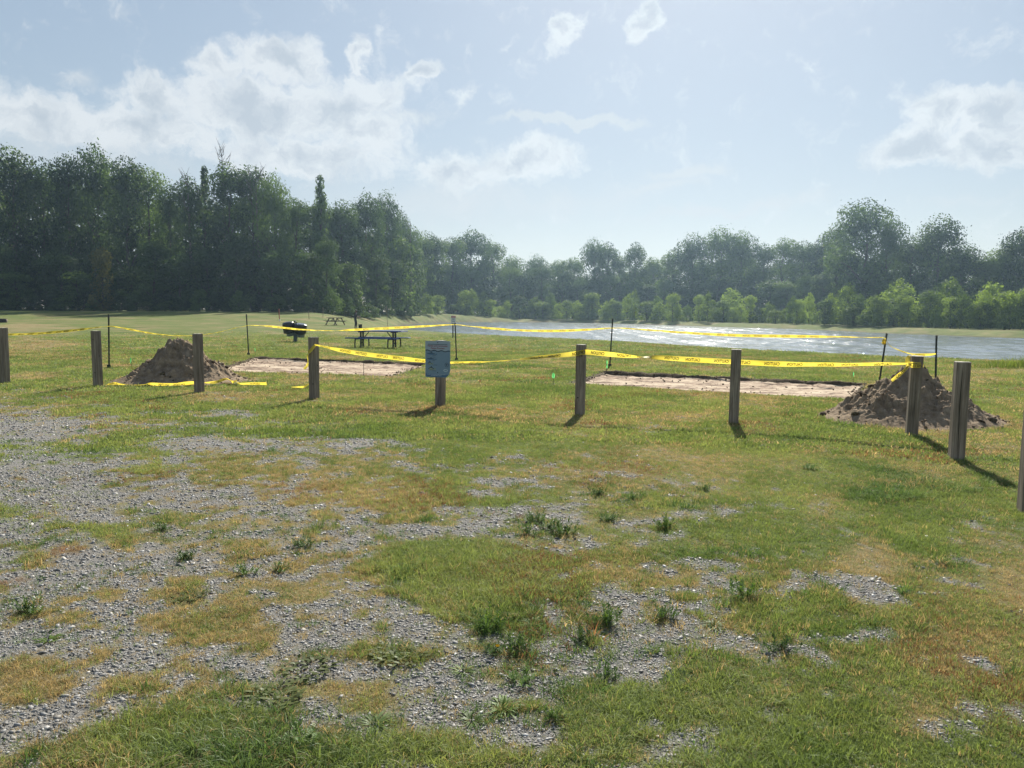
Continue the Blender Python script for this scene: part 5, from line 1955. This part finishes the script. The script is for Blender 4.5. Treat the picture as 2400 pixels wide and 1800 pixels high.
# ------------------------------------------------------------------ weeds in the gravel
def weed_proto(kind, rng):
    V = []; F = []
    def leaf(b, d, ln, w, droop):
        d = d / np.linalg.norm(d)
        sd = np.cross(d, [0, 0, 1.0]); nn = np.linalg.norm(sd)
        sd = np.array([1.0, 0, 0]) if nn < 1e-3 else sd / nn
        i0 = len(V)
        for t, k in ((0, .35), (.4, 1), (.75, .75), (1, .05)):
            q = b + d * ln * t + np.array([0, 0, -droop * ln * t * t])
            V.append(tuple(q - sd * w * k / 2)); V.append(tuple(q + sd * w * k / 2))
        for a in range(3): F.append((i0 + 2 * a, i0 + 2 * a + 1, i0 + 2 * a + 3, i0 + 2 * a + 2))
    if kind == 0:          # upright feathery stems
        for st in range(13):
            a = rng.uniform(0, 6.28); r_ = .075 * rng.uniform()
            base = np.array([r_ * math.cos(a), r_ * math.sin(a), 0])
            top = base + np.array([math.cos(a) * rng.uniform(0, .07), math.sin(a) * rng.uniform(0, .07), rng.uniform(.05, .19)])
            for q in range(22):
                t = .12 + .88 * q / 22
                b = base + (top - base) * t
                az_ = rng.uniform(0, 6.28)
                leaf(b, np.array([math.cos(az_), math.sin(az_), .9 + t]), .045 * (1.1 - .5 * t), .007, .1)
            leaf(base, (top - base), np.linalg.norm(top - base), .004, 0)
    elif kind == 1:        # grassy rosette
        for q in range(42):
            a = rng.uniform(0, 6.28)
            leaf(np.array([.012 * math.cos(a), .012 * math.sin(a), 0]), np.array([math.cos(a), math.sin(a), rng.uniform(.5, 1.8)]), rng.uniform(.07, .15), .008, .55)
    else:                  # low broadleaf mat
        for q in range(90):
            a = rng.uniform(0, 6.28); r_ = .10 * math.sqrt(rng.uniform())
            leaf(np.array([r_ * math.cos(a), r_ * math.sin(a), .012 + .02 * rng.uniform()]), np.array([math.cos(a + rng.normal()), math.sin(a + rng.normal()), rng.uniform(.2, 1.1)]), rng.uniform(.025, .05), .013, .3)
    return np.array(V), np.array(F)


def build_weeds():
    rng = np.random.default_rng(77)
    mats = [leafy_mat('weed_green', (.075, .14, .042), .45, .35), leafy_mat('weed_grass_green', (.085, .145, .030), .45, .25), leafy_mat('weed_mat_olive', (.065, .085, .028), .35, .3)]
    meshes = []
    for kind in range(3):
        for r_ in range(3):
            V, F = weed_proto(kind, rng)
            me = np_mesh('weed_leaves', V, F); me.materials.append(mats[kind]); meshes.append(me)
    fl = MB()
    for q in range(7):
        a = q * 6.28 / 7
        fl.add([(0, 0, 0), (.016 * math.cos(a - .3), .016 * math.sin(a - .3), .004), (.02 * math.cos(a), .02 * math.sin(a), .003), (.016 * math.cos(a + .3), .016 * math.sin(a + .3), .004)], [(0, 1, 2, 3)])
    flm = fl.mesh('flower', flag_mat('yellow_petal', (.75, .42, .02)))
    spots = [(434, 1308, 0, 1), (575, 1345, 0, 1.3), (441, 1400, 2, 1), (72, 1432, 0, 1), (116, 1502, 1, .9), (383, 1243, 0, .9), (705, 1282, 0, 1.1), (658, 1338, 0, 1.1), (1139, 1475, 0, 1.35), (1161, 1530, 0, 1.1),
             (1085, 1575, 1, 1.1), (878, 1700, 1, 1.3), (716, 1730, 0, 1.1), (1180, 1665, 1, 1.3), (1285, 1240, 0, 1.3), (1250, 1222, 0, 1.2), (1323, 1250, 0, 1.2), (1240, 1252, 0, 1.0), (1428, 1222, 0, 1.1), (1561, 1238, 0, 1.0),
             (1424, 1460, 0, 1.4), (1554, 1448, 0, 1.1), (1674, 1470, 1, 1.1), (1359, 1505, 0, 1.1), (1232, 1598, 0, 1.2), (1250, 1462, 1, 1.0), (1207, 1522, 0, 1.0), (1420, 1590, 0, .9), (1290, 1685, 0, .9), (1616, 1590, 0, .8),
             (1750, 1402, 0, 1.2), (2209, 1322, 0, .8), (1832, 1526, 0, .9), (930, 1535, 2, 1.7), (720, 1570, 2, 1.3), (640, 1640, 2, 1.4), (1330, 1625, 2, .9), (1900, 1100, 0, 1.0), (1650, 1150, 0, 1.1), (1400, 1160, 0, 1.2), (1480, 1170, 0, 1.2), (1105, 1690, 1, .8)]
    names = ['feathery upright green weed clump growing in the gravel and grass', 'grassy green weed rosette growing in the gravel', 'low olive broadleaf weed mat spreading over the gravel']
    grp = ['feathery weeds', 'grassy weeds', 'mat weeds']
    for k, (px, py, kind, sc) in enumerate(spots):
        p = ground(px, py)
        WEED_AT.append((p[0], p[1]))
        root = empty('weed', p, rng.uniform(0, 6.28))
        sc *= rng.uniform(.40, .70)
        root.scale = (sc * 1.35, sc * 1.35, sc * rng.uniform(.5, .85))
        flower = k in (6, 9)
        tag(root, 'feathery green weed with a yellow flower ' + ('in dry grass between gravel patches' if k == 6 else 'rising from bare gravel') if flower else names[kind], 'weed', grp[kind])
        link_mesh('leaves', meshes[kind * 3 + rng.integers(3)], root)
        if kind != 2:
            mb = MB(); mb.tube([(0, 0, -.02), (.004, 0, .05), (0, .004, .10)], [.004, .003, .002], 5); mb.build('stem', mats[kind], root)
        if flower:
            o = link_mesh('flower', flm, root); o.location = (.03, -.02, .175); o.rotation_euler = (.7, .2, 0)


WEED_AT = []
build_weeds()
build_grass()
build_gravel()


# ---- tall reeds at the near shore
def reeds():
    rng = np.random.default_rng(88)
    mat = leafy_mat('reed_green', (.10, .15, .04), .5, .3)
    for k, (px, py, h) in enumerate([(2310, 862, .35), (2330, 861, .55), (2345, 860, .45), (2360, 861, .7), (2372, 860, .6), (2388, 861, .75), (2400, 862, .8), (2416, 862, .7), (2285, 862, .25), (2350, 863, .5)]):
        d = ray_of(px, py); p = ground(px, py)
        V, F = blade_tuft(46, h * .6, .34, .018, .45, rng, 3)
        root = empty('reed_clump', p)
        tag(root, 'tall green reed clump on the near pond shore', 'reeds', 'reeds along the near shore')
        me = np_mesh('reed_blades', V, F); link_mesh('blades', me, root, mat)


reeds()
# ------------------------------------------------------------------ trees
def tree_mesh(seed, H, Rr, t0, shape, nleaf, leaf, nclump, gap=0.0):
    """crown leaf mesh + trunk mesh of one tree standing at the origin"""
    rng = np.random.default_rng(seed)
    C = []; CR_ = []
    for k in range(nclump):
        t = t0 + (1 - t0) * (k + rng.uniform()) / nclump
        e = (t - t0) / (1 - t0)
        if shape == 'round': env = math.sin(math.pi * min(max(0.10 + 0.86 * e, 0), 1)) ** 0.6
        elif shape == 'full': env = (1 - 0.45 * e ** 2.2) * (0.75 + 0.25 * min(1, e * 4))
        elif shape == 'cone': env = (1 - e) ** 0.75 * 0.95 + 0.06
        elif shape == 'bush': env = math.sqrt(max(1 - (e * 0.96) ** 2, 0.02))
        else: env = math.sin(math.pi * (0.25 + 0.7 * e))
        a = rng.uniform(0, 2 * math.pi)
        rr = Rr * env * (0.25 + 0.75 * math.sqrt(rng.uniform()))
        cr = Rr * rng.uniform(0.20, 0.38) * (0.55 + 0.45 * env)
        rr = max(rr - cr * 0.45, 0)
        if shape in ('full', 'round') and k >= nclump - 7:
            a = k * 2 * math.pi / 6; rr = Rr * (0.42 if k < nclump - 1 else 0.0); cr = Rr * rng.uniform(0.36, 0.5); t = rng.uniform(0.90, 0.97) if k < nclump - 1 else 1.0
        C.append((rr * math.cos(a), rr * math.sin(a), H * t - cr * 0.5)); CR_.append(cr)
    C = np.array(C); CR_ = np.array(CR_)
    w = CR_ ** 2; w = w / w.sum()
    ci = rng.choice(nclump, nleaf, p=w)
    d = rng.normal(size=(nleaf, 3)); d /= np.linalg.norm(d, axis=1)[:, None]
    rad = CR_[ci] * (0.62 + 0.46 * rng.uniform(size=nleaf) ** 0.6)
    stray = rng.uniform(size=nleaf) < 0.06
    rad = np.where(stray, rad * 1.35, rad)
    P = C[ci] + d * rad[:, None] * np.array([1, 1, 0.85])
    P[:, 2] = np.maximum(P[:, 2], 0.15)
    nrm = d * 1.0 + rng.normal(size=(nleaf, 3)) * 0.6; nrm[:, 2] += 0.45
    nrm /= np.linalg.norm(nrm, axis=1)[:, None]
    ax = np.cross(nrm, rng.normal(size=(nleaf, 3))); ax /= np.linalg.norm(ax, axis=1)[:, None]
    bx = np.cross(nrm, ax)
    s = leaf * rng.uniform(0.55, 1.35, nleaf)
    a1 = ax * s[:, None] * 0.5; b1 = bx * (s * rng.uniform(0.5, 0.9, nleaf))[:, None] * 0.5
    bend = nrm * (s * 0.14)[:, None]
    V = np.stack([P - a1, P - b1 * 0.9 + bend, P + a1, P + b1 * 1.1 + bend], 1).reshape(-1, 3)
    F = np.arange(nleaf * 4).reshape(-1, 4)
    crown = np_mesh('crown', V, F)
    ca = crown.attributes.new('clump', 'FLOAT', 'FACE')
    ca.data.foreach_set('value', rng.uniform(size=nclump).astype(np.float32)[ci])
    mb = MB()
    tr = max(0.022 * H, 0.05) * (0.7 if shape == 'bush' else 1)
    top = H * (0.86 if shape != 'bush' else 0.6)
    pts = []; rads = []
    wob = rng.normal(0, 0.02 * H, (5, 2))
    for i in range(7):
        t = i / 6
        x = np.interp(t, np.linspace(0, 1, 5), wob[:, 0] * np.linspace(0, 1, 5)); y = np.interp(t, np.linspace(0, 1, 5), wob[:, 1] * np.linspace(0, 1, 5))
        pts.append((x, y, -0.3 + (top + 0.3) * t)); rads.append(tr * (1 - 0.85 * t) * (1.35 if i == 0 else 1))
    mb.tube(pts, rads, 7)
    for k in rng.choice(nclump, min(nclump, 14), replace=False):
        c = C[k]
        z0 = max(c[2] - 0.5 * np.hypot(c[0], c[1]) - 0.08 * H, 0.12 * H if shape != 'bush' else 0.05)
        z0 = min(z0, top * 0.9)
        t = z0 / top
        b = np.array([np.interp(t, np.linspace(0, 1, 7), [q[0] for q in pts]), np.interp(t, np.linspace(0, 1, 7), [q[1] for q in pts]), z0])
        mid = b * 0.5 + c * 0.5 + np.array([0, 0, 0.03 * H])
        r0 = tr * (1 - 0.8 * t) * 0.55
        mb.tube([b, mid, c], [r0, r0 * 0.65, r0 * 0.2], 5, False)
    trunk = mb.mesh('trunk', MAT['bark'])
    return crown, trunk


LEAF = {
    'dark': leafy_mat('dark_woodland_leaves', (0.034, 0.068, 0.030), 0.45, 0.55, clump=True),
    'mid': leafy_mat('woodland_leaves', (0.052, 0.098, 0.036), 0.5, 0.55, clump=True),
    'light': leafy_mat('young_leaves', (0.12, 0.195, 0.052), 0.55, 0.4, clump=True),
    'brown': leafy_mat('browning_leaves', (0.10, 0.11, 0.035), 0.5, 0.35),
}
PROTO = {}


def proto(key, *args):
    PROTO[key] = tree_mesh(*args)


for k in range(5): proto('full%d' % k, 900 + k, 20, 4.3, 0.10, 'full', 9500, 0.36, 64)
for k in range(3): proto('round%d' % k, 920 + k, 16, 5.2, 0.22, 'round', 9500, 0.36, 58)
for k in range(2): proto('cone%d' % k, 930 + k, 18, 3.2, 0.08, 'cone', 5200, 0.38, 60)
for k in range(2): proto('tall%d' % k, 940 + k, 22, 3.4, 0.30, 'round', 5200, 0.40, 44)
for k in range(4): proto('bush%d' % k, 950 + k, 4, 2.1, 0.06, 'bush', 2800, 0.20, 34)
for k in range(2): proto('young%d' % k, 960 + k, 6, 1.9, 0.08, 'full', 3200, 0.22, 40)
PSIZE = {'full': (20, 4.3), 'round': (16, 5.2), 'cone': (18, 3.2), 'tall': (22, 3.4), 'bush': (4, 2.1), 'young': (6, 1.9)}
TMESH = {}
TRNG = np.random.default_rng(404)


def plant_tree(kind, leafk, x, y, H, rad, name, label, cat, group):
    var = [k for k in PROTO if k.startswith(kind)]
    key = var[TRNG.integers(len(var))]
    cr, tk = PROTO[key]
    if (key, leafk) not in TMESH:
        me = cr.copy(); me.name = 'crown'
        me.materials.clear(); me.materials.append(LEAF[leafk])
        TMESH[(key, leafk)] = me
    root = empty(name, (x, y, hgt(x, y)), TRNG.uniform(0, 6.28))
    h0, r0 = PSIZE[kind]
    root.scale = (rad / r0, rad / r0, H / h0)
    tag(root, label, cat, group)
    link_mesh('crown', TMESH[(key, leafk)], root)
    link_mesh('trunk', tk, root)
    return root


def col_x(px, Y):
    return at_y(px, 760, Y)[0]


NEAR_MARK = [(150, 'near the log'), (330, 'behind the lone steel post'), (470, 'beyond the steep soil heap'), (640, 'beside the bare dead trees'), (720, 'beyond the twin bins'), (850, 'beyond the old wooden table'), (9999, 'by the pond end')]
FAR_MARK = [(1130, 'beyond the warning sign'), (1330, 'by the far pond end'), (1500, 'beyond the tape-wrapped post'), (1800, 'beyond the right sand pad'), (2000, 'beyond the broad soil heap'), (2180, 'beyond the leaning steel post'), (9999, 'beyond the cracked post')]


def describe(px, leafk, H, rad, what, far):
    mark = [m for lim, m in (FAR_MARK if far else NEAR_MARK) if px < lim][0]
    size = 'towering' if H > 21 else 'tall' if H > 14 else 'mid-height' if H > 8 else 'low' if H > 3.5 else 'small'
    shape = 'narrow' if H / rad > 6 else 'broad' if H / rad < 3.6 else 'full'
    tone = {'dark': 'dark green', 'mid': 'mid green', 'light': 'bright green', 'brown': 'browning'}[leafk]
    return '%s %s %s %s %s' % (size, shape, tone, what, mark)


def tree_px(kind, leafk, px, ytop, Y, wpx, name, label, cat, group):
    """a tree whose top shows at (px, ytop) when it stands Y metres ahead"""
    q = at_y(px, ytop, Y)
    z = hgt(q[0], q[1])
    if label.startswith('*'): label = describe(px, leafk, q[2] - z, wpx * Y / FPX, label[1:], px > 1000)
    return plant_tree(kind, leafk, q[0], q[1], q[2] - z, wpx * Y / FPX, name, label, cat, group)


LW = '*tree of the near wood'
FW = '*tree of the far wood'
def back(px):
    return float(np.interp(px, [780, 850, 900, 950, 1000], [0, 12, 27, 44, 52]))


# skyline of the near wood on the left: px, top py, distance, half width px, kind, leaf
SKY_L = [(-60, 370, 114, 75, 'full', 'mid'), (22, 352, 113, 62, 'full', 'mid'), (95, 378, 116, 55, 'full', 'dark'), (152, 372, 112, 45, 'full', 'dark'), (222, 352, 115, 62, 'round', 'dark'),
         (292, 380, 112, 55, 'full', 'mid'), (345, 400, 117, 55, 'full', 'mid'), (395, 445, 114, 40, 'full', 'dark'), (440, 420, 113, 50, 'full', 'dark'), (478, 386, 115, 38, 'cone', 'mid'), (530, 388, 113, 60, 'full', 'mid'),
         (588, 398, 116, 52, 'full', 'dark'), (640, 418, 114, 50, 'round', 'mid'), (690, 470, 118, 45, 'full', 'dark'), (748, 470, 120, 38, 'full', 'mid'), (800, 474, 122, 48, 'full', 'dark'), (858, 462, 120, 52, 'round', 'dark'),
         (905, 460, 122, 44, 'round', 'dark'), (940, 505, 128, 30, 'round', 'mid'), (966, 538, 150, 34, 'round', 'mid'), (992, 560, 160, 34, 'full', 'mid')]
for (px, yt, Y, w, kd, lf) in SKY_L:
    tree_px(kd, lf, px, yt, Y + (back(px) if px < 945 else 0.5 * back(px)), w, 'broadleaf_tree', LW, 'tree', 'trees of the near wood')
# second rank fills behind
for k in range(22):
    px = -90 + k * 49
    yt = np.interp(px, [-90, 200, 400, 600, 800, 960], [420, 420, 465, 455, 510, 570]) + TRNG.uniform(-10, 25)
    tree_px('full', 'dark', px, yt, 126 + TRNG.uniform(-2, 6) + back(px), 60, 'broadleaf_tree', '*tree deep in the near wood', 'tree', 'second rank of the near wood')
# understorey along the field edge
for k in range(30):
    px = -70 + k * 35 + TRNG.uniform(-9, 9)
    yb = 735
    h = TRNG.uniform(70, 175)
    Y = 107 + TRNG.uniform(-1.5, 3) + back(px)
    tree_px('young' if k % 3 else 'full', ['dark', 'mid', 'dark', 'mid'][k % 4], px, yb - h, Y, TRNG.uniform(28, 46), 'understorey_tree', '*edge tree of the near wood', 'tree', 'understorey along the field edge')
for k in range(34):
    px = -60 + k * 31 + TRNG.uniform(-8, 8)
    Y = 104.5 + TRNG.uniform(-1, 1.5) + back(px)
    tree_px('bush', ['dark', 'mid'][k % 2], px, 735 - TRNG.uniform(22, 58), Y, TRNG.uniform(22, 34), 'shrub', '*shrub under the near wood', 'shrub', 'shrubs along the field edge')
# the odd ones out in the near wood
tree_px('young', 'brown', 236, 585, 104, 30, 'browning_tree', 'slender tree with browning yellow leaves at the edge of the near wood', 'tree', None)
tree_px('cone', 'mid', 750, 408, 118, 40, 'spire_tree', 'thin pointed tree rising above the near wood', 'tree', None)
tree_px('bush', 'mid', 560, 680, 101, 26, 'shrub', 'rounded green shrub jutting from the wood behind the thin steel post', 'shrub', None)


def dead_tree(px, ytop, Y, seed, label, nb=16, spread=1.0, lean=0):
    rng = np.random.default_rng(seed)
    q = at_y(px, ytop, Y); z = hgt(q[0], q[1]); H = q[2] - z
    root = empty('dead_tree', (q[0], q[1], z))
    tag(root, label, 'tree')
    mb = MB()
    mb.tube([(0, 0, -.3), (.1, 0, H * .4), (-.1, .1, H * .75), (0, 0, H)], [.22, .17, .10, .03], 7)
    mb.build('trunk', MAT['deadbark'], root)
    for k in range(nb):
        t = rng.uniform(.62, .97); a = rng.uniform(0, 6.28); L = (1.15 - t) * 6.5 * spread * rng.uniform(.6, 1.2)
        b = np.array([0, 0, H * t]); e = b + np.array([math.cos(a) * L * .7, math.sin(a) * L * .7, L * .9])
        br = MB(); m_ = (b + e) / 2 + np.array([math.cos(a) * .3, math.sin(a) * .3, -.2])
        br.tube([b, m_, e], [.065, .045, .018], 5)
        for q2 in range(3):
            s = b + (e - b) * rng.uniform(.4, .9); a2 = a + rng.normal(0, 1)
            br.tube([s, s + np.array([math.cos(a2) * .7, math.sin(a2) * .7, rng.uniform(.6, 1.6)])], [.03, .012], 4)
        br.build('branch', MAT['deadbark'], root)


dead_tree(520, 352, 114.5, 1, 'tall dead tree with bare branches above the near wood', 18, 1.0)
dead_tree(600, 385, 114.0, 2, 'shorter dead tree with bare upright branches in the near wood', 14, .9)
dead_tree(440, 408, 112, 3, 'small dead tree with a bare leaning crown in the near wood', 8, .8)
dead_tree(962, 520, 152, 4, 'bare dead pole standing alone at the end of the near wood', 2, .25)

# far wood beyond the pond: px, top py, distance, half width
SKY_R = [(1000, 552, 172, 40, 'round'), (1020, 560, 176, 34, 'full'), (1060, 562, 188, 36, 'full'), (1105, 545, 200, 48, 'round'), (1155, 572, 208, 36, 'full'), (1200, 603, 214, 34, 'round'), (1258, 603, 214, 32, 'round'), (1310, 612, 214, 32, 'full'), (1345, 606, 212, 30, 'full'),
         (1392, 566, 205, 34, 'round'), (1425, 572, 203, 32, 'full'), (1455, 603, 205, 30, 'full'), (1490, 572, 200, 28, 'full'), (1530, 606, 200, 32, 'full'), (1580, 588, 192, 34, 'full'), (1625, 556, 188, 46, 'round'), (1690, 540, 185, 48, 'round'), (1740, 548, 183, 40, 'round'),
         (1790, 575, 180, 34, 'full'), (1840, 562, 176, 36, 'full'), (1885, 572, 170, 40, 'full'), (1930, 562, 165, 42, 'full'), (1968, 528, 150, 44, 'full'), (2030, 480, 134, 70, 'round'), (2085, 510, 134, 46, 'round'), (2140, 560, 134, 46, 'full'), (2205, 515, 128, 58, 'round'),
         (2262, 575, 126, 46, 'round'), (2310, 605, 125, 46, 'full'), (2360, 580, 122, 46, 'round'), (2405, 540, 120, 52, 'round'), (2460, 560, 118, 60, 'round')]
for k, (px, yt, Y, w, kd) in enumerate(SKY_R):
    tree_px(kd, 'mid' if k % 3 else 'dark', px, yt, Y + 20, w * 1.12, 'broadleaf_tree', FW, 'tree', 'trees of the far wood')
for k in range(34):
    px = 1000 + k * 44 + TRNG.uniform(-10, 10)
    yt = np.interp(px, [1000, 1200, 1330, 1700, 1900, 2050, 2250, 2460], [600, 640, 645, 600, 605, 575, 590, 610]) + TRNG.uniform(-8, 26)
    Y = np.interp(px, [1000, 1200, 1330, 1700, 1900, 2050, 2250, 2460], [212, 222, 222, 194, 178, 146, 138, 130])
    tree_px('full', 'dark', px, yt, Y + 25, 46, 'broadleaf_tree', '*tree deep in the far wood', 'tree', 'second rank of the far wood')
for k in range(36):
    px = 985 + k * 41 + TRNG.uniform(-9, 9)
    yb = np.interp(px, [980, 1200, 1500, 1900, 2200, 2450], [742, 748, 752, 764, 775, 782])
    Y = np.interp(px, [980, 1200, 1330, 1700, 1900, 2050, 2250, 2460], [186, 204, 204, 176, 154, 130, 118, 108])
    tree_px('full' if k % 2 else 'young', ['mid', 'dark', 'mid'][k % 3], px, yb - TRNG.uniform(70, 125), Y + 17, TRNG.uniform(28, 44), 'understorey_tree', '*edge tree of the far wood', 'tree', 'understorey of the far wood')
# bright young growth on the far bank
for k in range(74):
    px = 975 + k * 20 + TRNG.uniform(-8, 8)
    yb = np.interp(px, [980, 1200, 1500, 1900, 2200, 2450], [742, 749, 752, 764, 775, 782])
    Y = np.interp(px, [975, 1063, 1250, 1435, 1580, 1900, 2078, 2250, 2400, 2460], [165, 190, 205, 192, 170, 136, 114, 104, 98, 94]) + TRNG.uniform(-2, 2)
    h = TRNG.uniform(30, 72) + (max(px - 1800, 0) / 600) * 30
    tree_px('bush' if k % 3 else 'young', 'light' if k % 4 else 'mid', px, yb - h, Y, TRNG.uniform(17, 28) * (1 + max(px - 1800, 0) / 1500), 'young_shrub', '*young shrub on the far bank', 'shrub', 'shrubs on the far bank')
BIG = [(1715, 678, 40, 165), (1990, 668, 36, 126), (2105, 655, 62, 122), (2175, 700, 44, 118), (2235, 655, 55, 117), (2330, 660, 60, 112), (2400, 690, 48, 105), (2060, 700, 34, 124), (1880, 700, 30, 148)]
for (px, yt, w, Y) in BIG:
    tree_px('bush', 'light', px, yt, Y, w, 'willow_bush', '*rounded bush on the far bank', 'bush', 'large bushes on the far bank')

# ------------------------------------------------------------------ haze
def haze():
    m = bpy.data.materials.new('summer_haze'); m.use_nodes = True
    t = m.node_tree; t.nodes.clear()
    o = t.nodes.new('ShaderNodeOutputMaterial')
    pv = t.nodes.new('ShaderNodeVolumePrincipled')
    pv.inputs['Color'].default_value = (0.52, 0.75, 1.0, 1)
    pv.inputs['Density'].default_value = HAZE_DENSITY
    pv.inputs['Anisotropy'].default_value = 0.68
    pv.inputs['Density Attribute'].default_value = ''
    pv.inputs['Color Attribute'].default_value = ''
    pv.inputs['Temperature Attribute'].default_value = ''
    t.links.new(pv.outputs[0], o.inputs['Volume'])
    mb = MB()
    mb.box((0, 0, 14.5), (1100, 1100, 33))
    ob = mb.build('haze', m)
    tag(ob, 'pale blue summer haze in the air over field and pond', 'haze', kind='stuff')


HAZE_DENSITY = 0.00038
haze()
